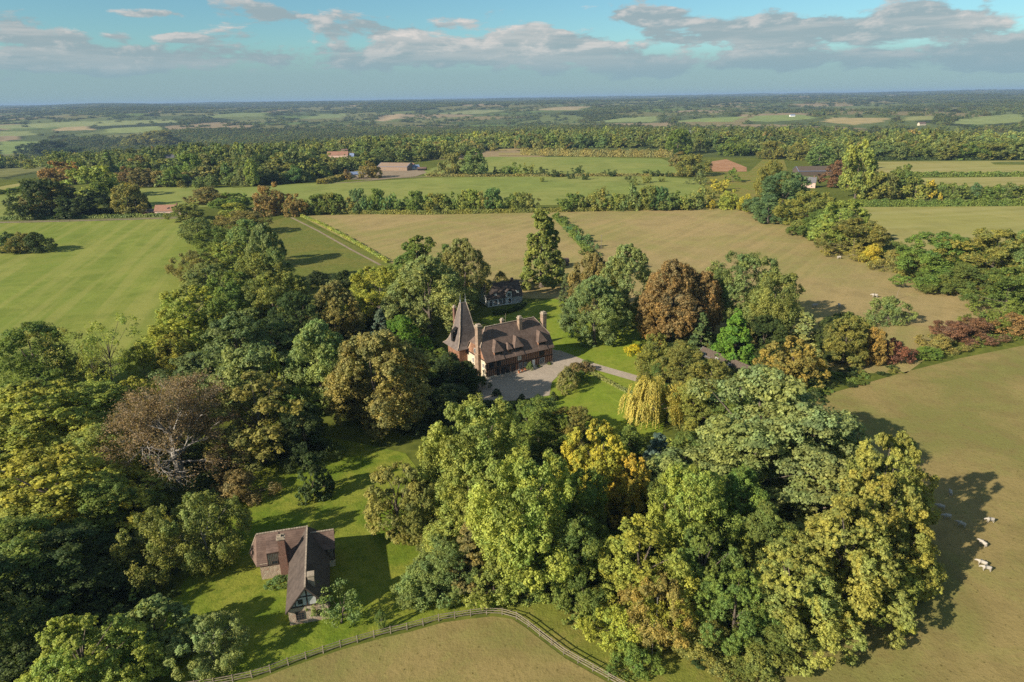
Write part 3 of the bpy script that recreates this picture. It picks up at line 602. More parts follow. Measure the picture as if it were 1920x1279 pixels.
# ---- trees round the manor
for a in [
 ('chestnut', 590, 603, 23, 120, 'grey', 'pale grey-green chestnut left of the big brown-gold tree'),
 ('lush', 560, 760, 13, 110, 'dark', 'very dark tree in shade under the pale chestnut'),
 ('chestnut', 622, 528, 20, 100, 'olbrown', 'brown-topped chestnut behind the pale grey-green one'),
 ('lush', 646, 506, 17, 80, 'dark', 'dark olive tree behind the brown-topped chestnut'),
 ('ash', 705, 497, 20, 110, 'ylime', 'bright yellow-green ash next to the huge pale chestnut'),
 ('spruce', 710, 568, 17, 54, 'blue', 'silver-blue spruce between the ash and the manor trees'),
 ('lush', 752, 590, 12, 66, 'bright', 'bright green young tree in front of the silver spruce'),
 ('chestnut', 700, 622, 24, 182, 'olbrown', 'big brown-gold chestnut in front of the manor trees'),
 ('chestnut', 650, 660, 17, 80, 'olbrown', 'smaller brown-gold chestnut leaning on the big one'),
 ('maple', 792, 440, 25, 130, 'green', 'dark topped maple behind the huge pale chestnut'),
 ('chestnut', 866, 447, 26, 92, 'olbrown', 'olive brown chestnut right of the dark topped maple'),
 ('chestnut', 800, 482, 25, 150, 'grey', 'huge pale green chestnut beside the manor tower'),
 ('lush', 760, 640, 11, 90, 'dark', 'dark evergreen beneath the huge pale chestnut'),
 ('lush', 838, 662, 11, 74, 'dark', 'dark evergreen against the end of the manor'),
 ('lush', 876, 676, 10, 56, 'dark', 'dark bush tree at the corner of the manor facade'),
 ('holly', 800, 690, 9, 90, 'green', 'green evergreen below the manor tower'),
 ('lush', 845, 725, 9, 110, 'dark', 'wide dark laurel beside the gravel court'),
 ('bush', 905, 520, 7, 34, 'olive', 'small olive shrub behind the roof of the rear house'),
 ('bush', 938, 508, 6, 30, 'olbrown', 'brownish shrub beyond the rear house ridge'),
 ('sequoia', 1016, 382, 37, 84, 'olive', 'tall columnar sequoia rising above every other tree'),
 ('spruce', 1063, 503, 16, 36, 'pined', 'dark narrow conifer beside the sequoia'),
 ('bush', 1035, 470, 9, 40, 'sage', 'small shrub by the sequoia on the meadow edge'),
 ('chestnut', 1108, 472, 22, 74, 'olbrown', 'olive brown chestnut between sequoia and the tall pale chestnut'),
 ('chestnut', 1178, 458, 27, 100, 'grey', 'tall pale chestnut with two-tier crown behind the park lawn'),
 ('chestnut', 1118, 520, 21, 120, 'sage', 'full green chestnut right above the park lawn'),
 ('chestnut', 1264, 488, 25, 122, 'rust', 'large rust coloured chestnut'),
 ('chestnut', 1322, 508, 21, 72, 'rust', 'narrower rust coloured chestnut right of the large one'),
 ('chestnut', 1240, 560, 14, 70, 'rust', 'rust tree bough low over the yellow flowering shrub'),
 ('ash', 1410, 466, 26, 118, 'sage', 'tall grey-green lime tree behind the bright green cypress'),
 ('ash', 1462, 505, 23, 104, 'olive', 'olive lime tree right of the tall grey-green one'),
 ('lush', 1440, 590, 13, 80, 'dark', 'dark tree filling the gap behind the bright cypress'),
 ('spruce', 1320, 576, 15, 50, 'pined', 'dark pointed spruce left of the bright green cypress'),
 ('cypress', 1385, 574, 18, 92, 'bright', 'bright green conical cypress beside the long garden roof'),
 ('spruce', 1518, 574, 17, 70, 'grey', 'grey-green conical fir behind the orange tree'),
 ('lush', 1568, 592, 13, 56, 'dark', 'dark green tree between fir and olive hedge trees'),
 ('maple', 1490, 628, 14, 94, 'orange', 'orange and gold maple in the right hand row'),
 ('broad', 1592, 592, 14, 70, 'olive', 'olive green tree in the row facing the grazed meadow'),
 ('broad', 1622, 596, 12, 54, 'olive', 'olive tree in the row next to the orange one'),
 ('broad', 1645, 612, 11, 44, 'orange', 'small orange tree near the end of the row'),
 ('thicket', 1678, 636, 7, 58, 'purple', 'purple-brown shrub at the end of the row'),
 ('bush', 1590, 585, 6, 60, 'green', 'green shrub behind the row by the dry meadow'),
 ('thicket', 1662, 556, 606, 58, 'sage', 'lone grey-green bush in the dry meadow'),
 ('maple', 1228, 622, 12, 66, 'olive', 'olive tree at the edge of the park lawn by the path'),
 ('lush', 1278, 640, 13, 90, 'olive', 'rounded olive tree in front of the long garden roof'),
 ('lush', 1335, 672, 12, 86, 'olive', 'second rounded olive tree in front of the long garden roof'),
 ('lush', 1245, 672, 9, 60, 'green', 'green tree where the gravel path leaves the lawn'),
 ('lush', 1300, 712, 11, 90, 'lime', 'lime green tree behind the weeping willow'),
 ('willow', 1228, 708, 12, 128, (.25, .215, .065), 'golden weeping willow at the corner of the park lawn'),
 ('maple', 1390, 700, 12, 90, 'green', 'green tree left of the big layered cedar'),
 ('pine', 1445, 688, 24, 215, 'pine', 'big light green cedar with flat layers, the highest of the cedars'),
 ('pine', 1520, 752, 20, 180, 'pine', 'cedar with pale trunk showing, over the grazed meadow edge'),
 ('pine', 1400, 790, 18, 190, 'pine', 'low wide cedar in front of the big layered one'),
 ('pine', 1545, 850, 15, 180, 'pine', 'lower cedar spreading behind the gold-olive maples'),
 ('maple', 1685, 806, 22, 150, 'maple', 'gold and orange maple over the grazed meadow'),
 ('maple', 1655, 880, 19, 130, 'maple', 'gold maple between the cedar and the meadow'),
 ('maple', 1705, 955, 13, 100, 'maple', 'low gold maple above the resting cattle'),
 ('maple', 1605, 935, 18, 190, 'maple', 'wide gold-olive maple in the right foreground'),
 ('maple', 1655, 1040, 10, 130, 'maple', 'low gold-olive maple reaching the lower meadow edge'),
 ('maple', 1500, 1030, 14, 170, 'lime', 'olive lime maple at the lower right of the grove'),
 ('lush', 1440, 950, 13, 120, 'green', 'fresh green tree in the shade between maples'),
 ('lush', 1390, 880, 15, 130, 'green', 'dark green tree below the cedars'),
 ('lush', 1300, 872, 19, 150, 'lime', 'tall lime green tree in the heart of the grove'),
 ('maple', 1330, 990, 14, 120, 'green', 'green maple in front of the tall lime tree'),
 ('broad', 1390, 1080, 11, 120, 'green', 'dark green tree low in the right grove'),
 ('lush', 1450, 1150, 7, 120, 'green', 'low green tree on the lower grove edge'),
 ('maple', 1212, 985, 14, 175, 'ylime', 'spreading lime yellow maple behind the paddock fence'),
 ('lush', 1255, 890, 13, 90, 'green', 'green tree between the yellow-gold maple and lime tree'),
 ('maple', 1125, 784, 18, 130, 'gold', 'yellow-gold maple in the middle of the grove'),
 ('maple', 1190, 850, 14, 90, 'gold', 'smaller gold maple leaning right of the yellow one'),
 ('spruce', 1238, 800, 14, 84, 'blue', 'blue-grey conifer in the middle of the grove'),
 ('lush', 1290, 808, 12, 80, 'green', 'green tree right of the blue-grey conifer'),
 ('lush', 1012, 748, 11, 110, 'green', 'green tree just below the gravel court'),
 ('lush', 1075, 762, 10, 80, 'olive', 'olive tree below the court lawn'),
 ('thicket', 1120, 790, 6, 70, 'green', 'low green shrub at the bottom of the court lawn'),
 ('thicket', 1180, 800, 6, 60, 'green', 'dark shrub left of the weeping willow'),
 ('ash', 895, 736, 23, 170, 'lime', 'huge light green ash below the gravel court'),
 ('ash', 835, 800, 19, 120, 'lime', 'lime green ash on the left flank of the grove'),
 ('ash', 985, 838, 23, 200, 'lime', 'huge pale ash in the centre foreground'),
 ('ash', 885, 900, 15, 140, 'lime', 'lime ash in front of the two huge ones'),
 ('lush', 1090, 880, 15, 110, 'green', 'dark green tree in the shade of the huge pale ash'),
 ('lush', 1080, 975, 13, 130, 'green', 'deep green tree behind the lime yellow maple'),
 ('lush', 965, 985, 10, 125, 'lime', 'green tree low in the centre foreground'),
 ('spruce', 880, 960, 15, 100, 'olbrown', 'brownish spruce rising between the lime ashes'),
 ('thicket', 1000, 1062, 6, 80, 'lime', 'lime shrub above the bend of the paddock fence'),
 ('thicket', 925, 1052, 7, 90, 'lime', 'bright green shrub at the paddock fence'),
 ('thicket', 1060, 1066, 6, 90, 'green', 'dark green shrub right of the paddock fence bend'),
 ('lush', 830, 1012, 10, 120, 'sage', 'grey-green small tree between the lawn and fence'),
 ('thicket', 790, 1060, 6, 90, 'sage', 'grey-green shrub at the edge of the cottage lawn'),
 ('larch', 740, 872, 14, 135, 'olive', 'spreading olive brown thorn tree beside the cottage lawn'),
 ('broad', 790, 905, 12, 90, 'olive', 'olive tree behind the spreading thorn'),
 ('birch', 1240, 1080, 12, 120, 'orange', 'rust coloured birch near the bottom edge'),
 ('thicket', 1160, 1140, 6, 90, 'ylime', 'yellow-green shrub beside the curved fence'),
 ('thicket', 1330, 1170, 5, 110, 'olive', 'olive shrub at the bottom edge right of the rust birch'),
 ('thicket', 1190, 1215, 4, 70, 'green', 'green shrub by the end of the curved fence'),
 ('thicket', 1420, 1220, 4, 90, 'olive', 'low yellow-green shrub on the bottom edge'),
 ('bush', 1190, 645, 664, 32, 'yellow', 'bright yellow shrub on the park lawn'),
 ]: T(*a)
# court shrubs
for a in [('bush', 1062, 688, 730, 50, 'olbrown', 'brown-green shrub beside the gravel court'), ('bush', 1080, 680, 700, 34, 'brown', 'brown border shrub where the gravel path starts'),
          ('bush', 1098, 678, 696, 28, 'brown', 'small brown border shrub by the gravel path'), ('bush', 1090, 695, 716, 26, 'green', 'clipped green dome on the round lawn'),
          ('bush', 1100, 674, 682, 14, 'sage', 'tiny sapling on the park lawn beside the drive')]: T(*a, minh=1)
for x, y in [(931, 742), (979, 752), (1009, 752), (1037, 748)]:
    T('holly', x, y - 14, y + 2, 19, 'dark', 'clipped dark yew ball in the row along the gravel court', name='topiary', cat='shrub', group='clipped yews along the court', minh=2)
# ---- right hand hedge trees
for a in [
 ('broad', 1440, 298, 402, 54, 'olive', 'dark domed tree behind the blue-green one by the farm'), ('lush', 1462, 320, 412, 100, 'bluegreen', 'big blue-green tree at the corner of the dry meadow'),
 ('broad', 1440, 372, 418, 50, 'bluegreen', 'small blue-green tree at the foot of the big one'),
 ('broad', 1510, 355, 435, 80, 'olive', 'olive tree behind the meadow hedge line'), ('maple', 1572, 372, 462, 96, 'lime', 'light green broad tree in the meadow hedge line'), ('lush', 1535, 392, 447, 70, 'green', 'green tree between olive and light green hedge trees'),
 ('lush', 1600, 408, 478, 96, 'olive', 'rounded olive tree ending the near hedge line section'), ('thicket', 1635, 458, 492, 42, 'gold', 'golden shrub in the meadow hedge'), ('thicket', 1672, 468, 508, 50, 'olbrown', 'brown-green shrub right of the golden one'),
 ('thicket', 1706, 478, 520, 46, 'olive', 'olive shrub in the hedge before the big trees'),
 ('lush', 1752, 434, 530, 112, 'green', 'dark green tree in the right hedge line'), ('broad', 1848, 426, 540, 120, 'olive', 'tall olive tree in the right hedge line'), ('lush', 1800, 492, 552, 70, 'green', 'small green tree in front of the right hedge line'),
 ('broad', 1925, 420, 550, 90, 'sage', 'sage tree cut by the right edge'), ('lush', 1885, 500, 583, 100, 'green', 'deep green tree near the right edge'), ('thicket', 1862, 582, 7, 60, 'green', 'green shrub at the meadow corner near the right edge'),
 ('thicket', 1800, 605, 6, 70, 'purple', 'purple-red hawthorn between the two meadows'), ('thicket', 1838, 598, 6, 60, 'purple', 'second purple-red hawthorn nearer the right edge'), ('thicket', 1765, 628, 5, 56, 'olbrown', 'brownish hawthorn at the end of the purple ones'),
 ('thicket', 1905, 588, 7, 60, 'rust', 'rust tinged hawthorn at the right edge'), ('thicket', 1740, 650, 3.5, 44, 'green', 'low green shrub at the tip of the hawthorn hedge'),
 ]: T(*a)
# ---- clump in the left pasture
for x, w, c, l in [(22, 36, 'dark', 'left round tree of the three in the striped pasture'), (46, 38, 'olbrown', 'middle brownish tree of the three in the striped pasture'), (70, 44, 'dark', 'right and largest round tree of the three in the striped pasture')]:
    T('thicket', x, 436, 472, w + 4, c, l, name='tree', cat='tree')
# ---- long belt of trees behind the dry meadow
rb = random.Random(4); x = 583
while x < 1312:
    yb = 405 - (x - 580) * .012; c = rb.choice(['green', 'olive', 'lime', 'sage', 'green', 'bluegreen', 'olive']); h = rb.uniform(34, 52); 
    if 1010 < x < 1040: x += 24; continue
    T(rb.choice(['midbush0', 'midbush1', 'mid0', 'midbush1']), x, yb - h - 2, yb - 4, rb.uniform(30, 42), c, 'bushy green tree in the long belt behind the dry meadow', group='belt behind the dry meadow', name='tree', cat='tree'); x += rb.uniform(15, 21)
for x, yt, yb, c, l in [(512, 338, 402, 'rust', 'rust brown tree at the near end of the avenue field belt'), (556, 360, 405, 'rust', 'smaller dark rust tree beside the grass track'), (1335, 375, 392, 'gold', 'golden bush right of the long belt'),
                     (1368, 352, 392, 'ylime', 'yellow green tree right of the long belt'), (1398, 362, 396, 'gold', 'golden green tree next to the blue-green one'), (820, 385, 402, 'dark', 'tiny lone tree standing out in the dry meadow')]:
    T('mid2' if yb - yt > 22 else 'midbush0', x, yt, yb, max(16, (yb - yt) * .85), c, l, name='tree')
# hedge across the dry meadow, bushes one by one
for i, (x, y, h) in enumerate([(1046, 412, 14), (1054, 420, 15), (1062, 427, 15), (1070, 436, 17), (1080, 446, 22), (1092, 456, 24), (1104, 466, 24), (1100, 478, 20), (1110, 480, 14)]):
    T('midbush%d' % (i % 2), x, y - h, y, 26, rb.choice(['green', 'bluegreen', 'sage']), 'green bush in the hedge running across the dry meadow', group='hedge bushes across the dry meadow', name='shrub', cat='shrub', parts=False)
# orchard and field trees, mid distance
for x, yt, yb, w, c in [(742, 301, 329, 30, 'brown'), (688, 300, 333, 36, 'bluegreen')]: pass
for a in [('mid0', 851, 283, 329, 36, 'olbrown', 'brown tree left of the tall pale one in the pastures'), ('mid1', 890, 278, 330, 48, 'sage', 'tall pale green tree standing between two pastures'), ('midbush0', 825, 305, 330, 30, 'olbrown', 'low brown bush left of the pair between two pastures'),
          ('mid2', 693, 300, 334, 38, 'olbrown', 'brown and dark tree in front of the farm sheds'), ('midbush0', 650, 318, 336, 26, 'rust', 'round rust bush beside the farm lane')]:
    T(*a, name='tree')
for x, yt, yb, w in [(936, 313, 328, 16), (950, 313, 328, 13), (965, 304, 328, 24), (991, 305, 326, 15), (1016, 312, 329, 13), (1041, 318, 331, 16), (1070, 322, 334, 12), (1084, 311, 327, 16), (1097, 324, 336, 12), (1133, 321, 329, 8), (1148, 318, 330, 14), (1016, 332, 340, 8),
                     (1188, 333, 346, 14), (1211, 319, 328, 10), (1212, 328, 342, 15), (1228, 319, 330, 13), (1178, 330, 336, 8), (1240, 331, 340, 8), (1130, 350, 366, 14), (1254, 322, 331, 9)]:
    T('midbush1', x, yt - 3, yb + 1, w * 1.5, rb.choice(['dark', 'green', 'olive', 'dark']), 'small round orchard tree dotted along the line between the far pastures', group='orchard trees between the far pastures', name='fruit_tree', parts=False, minh=1)
# ---- left middle distance
for a in [
 ('mid2', 118, 298, 345, 62, 'rust', 'rust topped round tree by the roadside pasture'), ('mid0', 85, 332, 408, 70, 'dark', 'dark tree at the left between two roadside pastures'), ('mid1', 105, 335, 402, 80, 'olbrown', 'brown-green tree behind the dark one by the lane'),
 ('mid2', 155, 350, 405, 84, 'dark', 'wide dark yew-like tree beside the lane'), ('mid0', 178, 308, 372, 70, 'lime', 'light green tree above the wide dark one'), ('mid1', 205, 325, 390, 50, 'green', 'green tree between light green and brown ones by the lane'),
 ('mid0', 243, 342, 402, 58, 'olbrown', 'olive brown tree left of the red roofed cottage'), ('mid2', 264, 352, 398, 34, 'dark', 'dark half of the tree pair left of the red roofed cottage'),
 ('poplar', 213, 275, 335, 24, 'sage', 'columnar poplar above the village green'), ('mid2', 240, 310, 348, 40, 'brown', 'brown copper tree left of the village green'), ('mid1', 268, 314, 350, 50, 'brown', 'second brown copper tree behind the village green'),
 ('mid0', 300, 318, 350, 30, 'olbrown', 'small brown tree over the village green'), ('mid1', 330, 312, 350, 40, 'green', 'green tree right of the brown coppers'), ('mid0', 362, 285, 340, 42, 'green', 'tall dark green tree by the village lane'),
 ('poplar', 392, 288, 335, 30, 'olbrown', 'narrow brownish tree by the village lane'), ('poplar', 402, 290, 335, 26, 'dark', 'narrow dark tree beside the brownish one'), ('mid0', 378, 330, 352, 22, 'sage', 'small pale tree at the corner of the long pasture'),
 ('mid1', 398, 325, 352, 22, 'sage', 'second small pale tree at the corner of the long pasture'), ('mid0', 422, 308, 340, 26, 'olbrown', 'brown green tree above the corner of the long pasture'), ('mid1', 474, 297, 350, 26, 'lime', 'lime pointed tree beside the dark trees at the long pasture'),
 ('mid0', 492, 288, 335, 40, 'dark', 'dark dome behind the lime pointed tree'), ('mid2', 520, 292, 322, 36, 'gold', 'gold tinged tree above the long pasture'), ('mid0', 545, 285, 322, 36, 'olive', 'olive tree right of the gold tinged one'),
 ('mid1', 570, 318, 342, 24, 'sage', 'pale small tree on the rim of the long pasture'), ('mid0', 535, 322, 344, 24, 'sage', 'pale bush tree on the rim of the long pasture'), ('mid2', 615, 285, 312, 30, 'lime', 'light green tree beside the salmon roofed house'),
 ('mid0', 130, 275, 300, 60, 'dark', 'dark domed tree on the left skyline of the village'), ('mid1', 95, 262, 295, 60, 'dark', 'very dark tree mass at the left end of the village'), ('mid1', 62, 268, 292, 40, 'dark', 'dark tree far left above the roadside pasture'),
 ('spruce', 282, 300, 335, 26, 'dark', 'dark pointed conifer in the village'), ('mid0', 300, 243, 275, 60, 'olive', 'broad olive tree at the top of the village'), ('mid2', 258, 250, 278, 46, 'olive', 'broad olive green tree left of the village houses'),
 ('midbush0', 340, 338, 352, 24, 'olive', 'low olive tree at the village green corner'),
 ('mid1', 705, 280, 305, 34, 'sage', 'pale green tree behind the farm sheds'), ('mid0', 725, 262, 300, 40, 'sage', 'tall pale green tree behind the main barn'), ('mid2', 758, 262, 296, 44, 'olbrown', 'brownish dome behind the farm yard'), ('mid0', 780, 268, 294, 30, 'olbrown', 'olive brown tree on the rim of the upper pasture'),
 # right middle distance
 ('mid0', 1296, 286, 330, 50, 'olive', 'olive tree left of the riding ground'), ('mid2', 1275, 282, 312, 34, 'olbrown', 'brown tree at the end of the upper pasture'), ('midbush0', 1312, 318, 345, 34, 'sage', 'sage bush below the riding ground'),
 ('midbush1', 1350, 332, 358, 40, 'gold', 'golden bush below the riding ground'), ('midbush0', 1374, 315, 342, 26, 'green', 'green bush right of the riding ground'), ('midbush1', 1322, 345, 384, 46, 'olive', 'olive thicket at the corner of the long pasture'),
 ('mid1', 1312, 240, 285, 40, 'sage', 'pale tree behind the riding ground'), ('mid0', 1270, 240, 290, 50, 'green', 'green tree on the rim above the brown one'), ('mid2', 1375, 255, 292, 48, 'green', 'dark green tree beyond the riding ground'),
 ('mid0', 1442, 262, 298, 36, 'olive', 'olive tree right of the riding ground beyond'), ('mid0', 1535, 272, 310, 50, 'sage', 'sage green tree behind the long grey barn'), ('mid2', 1500, 262, 300, 40, 'olive', 'yellowish olive tree behind the long grey barn'),
 ('mid1', 1570, 300, 352, 52, 'purple', 'dark copper tree in front of the long grey barn'), ('mid1', 1603, 262, 372, 54, 'lime', 'tall light green tree right of the long grey barn'), ('mid0', 1632, 318, 374, 44, 'olive', 'olive tree in the row right of the barn'),
 ('mid1', 1690, 308, 372, 44, 'green', 'green tree with pale side in the row right of the barn'), ('mid0', 1662, 322, 374, 34, 'olive', 'olive tree between two greens in the barn row'), ('mid2', 1715, 330, 374, 40, 'lime', 'light green tree near the end of the barn row'),
 ('midbush0', 1742, 338, 374, 24, 'gold', 'small gold tree ending the barn row'), ('spruce', 1604, 258, 320, 26, 'olbrown', 'brown pointed conifer behind the tall light green tree'),
 ]: T(*a, **({} if a[0] == 'poplar' or a[0] == 'spruce' else {'name': 'tree'}))
x = 1762
while x < 1935:
    T('midbush0', x, 346 + rb.uniform(-4, 5), 374, rb.uniform(26, 36), rb.choice(['sage', 'green', 'bluegreen']), 'grey-green bushy tree in the hedge row east of the barn', group='bushy trees east of the barn', name='tree', cat='tree'); x += 21
x = 1624
while x < 1935:
    T(rb.choice(['mid0', 'mid2']), x, 262 + rb.uniform(-6, 8), 299, rb.uniform(34, 52), rb.choice(['sage', 'green', 'olive', 'green']), 'round green tree in the line above the striped pasture', group='trees above the striped pasture', name='tree'); x += rb.uniform(24, 34)

# ------------------------------------------------------------------ woods and far hedges (sampled on the ground)
WOODS = [PG((-60, 300), (60, 302), (120, 330), (180, 345), (262, 350), (345, 352), (420, 350), (470, 350), (560, 343), (600, 336), (640, 330), (700, 312), (780, 303), (840, 297), (930, 279), (1100, 277), (1260, 279), (1290, 262), (1240, 246), (1000, 240), (700, 240), (520, 246), (360, 244), (230, 252), (150, 262), (-60, 288)),
         PG((1290, 262), (1400, 290), (1560, 305), (1624, 300), (1760, 300), (1960, 298), (1960, 270), (1700, 268), (1500, 262), (1400, 255)),
         PG((1260, 250), (1420, 252), (1560, 262), (1560, 252), (1400, 246), (1260, 243))]
CLEAR = [PG((285, 300), (345, 296), (352, 288), (300, 285)), PG((430, 324), (470, 320), (600, 313), (640, 306), (600, 303), (520, 310), (430, 318))]
rg = np.random.default_rng(21)
def sector(r1, r2, dens):
    a = math.radians(43); n = int(a * (r2 * r2 - r1 * r1) * dens); r = np.sqrt(rg.uniform(r1 * r1, r2 * r2, n)); t = rg.uniform(-a, a, n); return r * np.sin(t), r * np.cos(t)
VH = [G(a, b) for a, b in [(290, 285), (303, 297), (312, 304), (345, 292), (325, 273), (355, 280), (355, 348), (640, 290), (656, 297), (612, 298), (625, 298), (640, 298), (1482, 219), (1724, 236), (1288, 252)]]
def classify(x, y, sp):
    keep = np.zeros(x.shape, bool)
    for P in WOODS: keep |= inpoly(x, y, P)
    for P in CLEAR: keep &= ~inpoly(x, y, P)
    r = np.hypot(x, y); d1, d2, bi, bj = voro(x, y); n = np.sin(x / 37 + y / 53) + np.sin(y / 29 - x / 71)
    far = (r > 1150) & ((((d2 - d1) < sp * (1.25 + .6 * n)) & (hsh(bi, bj, 9) > .12)) | (woodflag(bi, bj, r)) | (rg.uniform(size=x.shape) < .03))
    keep |= far
    for P in SHEETS: keep &= ~inpoly(x, y, P)
    for P, q in FARF:
        for f in (1.0, 1.05, 1.1, 1.16): keep &= ~(inpoly(x * f, y * f, P) & (rg.uniform(size=x.shape) < (.99 if f < 1.12 else .6)))
    for a, b in VH:
        q = math.hypot(a, b); keep &= np.hypot(x - a * (1 - 34 / q), y - b * (1 - 34 / q)) > 40
    return keep
def thin(x, y, d):
    """keep one point per jittered grid cell, so crowns do not pile up"""
    k = np.floor(x / d) * 100003 + np.floor(y / d); _, i = np.unique(k, return_index=True); return x[i], y[i]
FX = []; 
x, y = sector(430, 1900, .035); x, y = thin(x, y, 14); k = classify(x, y, 9); x, y = x[k], y[k]
tr_ = np.array([(a, b, c) for a, b, c, d in TREES if math.hypot(a, b) > 380])
ok = np.ones(len(x), bool)
for a, b, c in tr_: ok &= np.hypot(x - a, y - b) > c * .75
x, y = x[ok], y[ok]; r = np.hypot(x, y); o_ = np.argsort(r); x, y, r = x[o_], y[o_], r[o_]
NAMES = list(CLR); wc = np.array([.12 if q in ('green', 'olive') else .09 if q in ('sage', 'lime', 'dark', 'bluegreen') else .05 if q in ('olbrown', 'grey', 'pined') else .02 if q in ('ylime', 'pine') else .006 if q in ('brown', 'rust') else 0 for q in NAMES]); wc /= wc.sum()
# the nearest ones that show as single trees become individuals
left = max(0, 296 - NT['tree']); seen = 0; used = np.zeros(len(x), bool)
for i in range(len(x)):
    if seen >= left: break
    px, py = PJ(x[i], y[i], 8)
    if not (-10 < px < 1930): continue
    cn = NAMES[rg.choice(len(NAMES), p=wc)]; h = rg.uniform(14, 26); w = rg.uniform(16, 26)
    where = 'left of the long pasture' if px < 560 else ('behind the pastures' if px < 1290 else 'beyond the grey barn')
    plant(['mid0', 'mid1', 'mid2'][i % 3], float(x[i]), float(y[i]), h, w, cn, 'broad tree in the front ranks of the wood ' + where, group='trees of the wood ' + where, parts=True); used[i] = True; seen += 1
print('individual trees', NT, 'wood left', len(x) - seen)
x, y = x[~used], y[~used]
def batch(x, y, w, h, c=None):
    n = len(x); ci = rg.choice(len(NAMES), n, p=wc); base = np.array([CLR[q] for q in NAMES])[ci]; g = np.sin(x / 160 + 2) * np.cos(y / 210)
    base = .62 * base + .38 * np.array([.105, .118, .045]); base = base * np.where(np.hypot(x, y) < 1900, 1.12, .85)[:, None] * (1 + .22 * g[:, None]) * rg.uniform(.8, 1.15, (n, 1))
    h = h.copy(); w = w.copy(); rr_ = np.hypot(x, y)
    for a, b in VH:      # gardens and orchards in front of the village houses stay low
        q = math.hypot(a, b); lat = np.abs(x * b - y * a) / q; lim = 3 + np.maximum(0, (q - rr_)) * 80 / q * .9; k = (lat < 17) & (rr_ < q + 4) & (rr_ > q - 260); h = np.where(k, np.minimum(h, lim), h); w = np.where(k, np.minimum(w, lim * 1.3 + 3), w)
    FX.append(np.column_stack([x, y, HT(x, y) - .3, w, h, base]))
n = len(x); batch(x, y, rg.uniform(15, 36, n), rg.uniform(8, 28, n) * (.85 + .25 * np.sin(x / 47) * np.cos(y / 61)))
x, y = sector(1900, 3600, .012); x, y = thin(x, y, 17); k = classify(x, y, 11); x, y = x[k], y[k]; n = len(x); batch(x, y, rg.uniform(16, 34, n), rg.uniform(8, 18, n))
for r1, r2, g_ in [(3600, 5200, 20), (5200, 8000, 32), (8000, 12500, 55), (12500, 20000, 95), (20000, 34000, 170)]:
    x, y = sector(r1, r2, 1.6 / g_ ** 2); x, y = thin(x, y, g_ * .8); k = classify(x, y, g_ * .55) ; x, y = x[k], y[k]; n = len(x); batch(x, y, rg.uniform(.9, 1.9, n) * g_, rg.uniform(6, 13, n) * (1 + g_ / 150))
A = np.concatenate(FX); print('far trees', len(A))
def lump(seed, nl, q):
    rng = np.random.default_rng(seed); me, _ = crown_mesh('far_crown', seed, prof='dome', R=.5, H=1, z0=.02, nl=nl, lr=.33, ncl=9, k=q, leaf=.05, wob=.2); me.materials.clear(); me.materials.append(M['leaf_far']); return me
pc = bpy.data.collections.new('far_kinds')
for i in range(4): pc.objects.link(bpy.data.objects.new('far_crown_%d' % i, lump(50 + i, 18 if i < 3 else 24, 9)))
def scatter(name, A, coll, label, cat, w_is_abs=True):
    n = len(A); me = bpy.data.meshes.new(name); me.vertices.add(n); me.vertices.foreach_set('co', A[:, :3].astype(np.float32).ravel())
    sc = np.column_stack([A[:, 3], A[:, 3] * rg.uniform(.8, 1.2, n), A[:, 4]]).astype(np.float32)
    at = me.attributes.new('size3', 'FLOAT_VECTOR', 'POINT'); at.data.foreach_set('vector', sc.ravel())
    at = me.attributes.new('turn', 'FLOAT_VECTOR', 'POINT'); at.data.foreach_set('vector', np.column_stack([np.zeros(n), np.zeros(n), rg.uniform(0, 6.28, n)]).astype(np.float32).ravel())
    at = me.attributes.new('which', 'INT', 'POINT'); at.data.foreach_set('value', rg.integers(0, len(coll.objects), n).astype(np.int32))
    at = me.attributes.new('tint', 'FLOAT_COLOR', 'POINT'); at.data.foreach_set('color', np.column_stack([A[:, 5:8], np.ones(n)]).astype(np.float32).ravel())
    o = obj(name, me, label=label, cat=cat, kind='stuff')
    g = bpy.data.node_groups.new(name, 'GeometryNodeTree'); g.interface.new_socket('Geometry', in_out='INPUT', socket_type='NodeSocketGeometry'); g.interface.new_socket('Geometry', in_out='OUTPUT', socket_type='NodeSocketGeometry')
    N = g.nodes; gi = N.new('NodeGroupInput'); go = N.new('NodeGroupOutput'); ip = N.new('GeometryNodeInstanceOnPoints'); ci = N.new('GeometryNodeCollectionInfo'); ci.inputs[0].default_value = coll; ci.inputs['Separate Children'].default_value = True; ci.inputs['Reset Children'].default_value = True
    def na(nm, ty):
        q = N.new('GeometryNodeInputNamedAttribute'); q.data_type = ty; q.inputs[0].default_value = nm; return [s for s in q.outputs if s.enabled][0]
    L = g.links; L.new(gi.outputs[0], ip.inputs['Points']); L.new(ci.outputs[0], ip.inputs['Instance']); ip.inputs['Pick Instance'].default_value = True
    L.new(na('which', 'INT'), ip.inputs['Instance Index']); L.new(na('turn', 'FLOAT_VECTOR'), ip.inputs['Rotation']); L.new(na('size3', 'FLOAT_VECTOR'), ip.inputs['Scale']); L.new(ip.outputs[0], go.inputs[0])
    md = o.modifiers.new('scatter', 'NODES'); md.node_group = g; return o
rA = np.hypot(A[:, 0], A[:, 1])
scatter('woodland', A[rA < 2000], pc, 'mixed woodland of many crowns beyond the pastures', 'woodland')
scatter('distant_hedgerow_trees', A[rA >= 2000], pc, 'far hedgerow trees and copses fading towards the horizon', 'woodland')

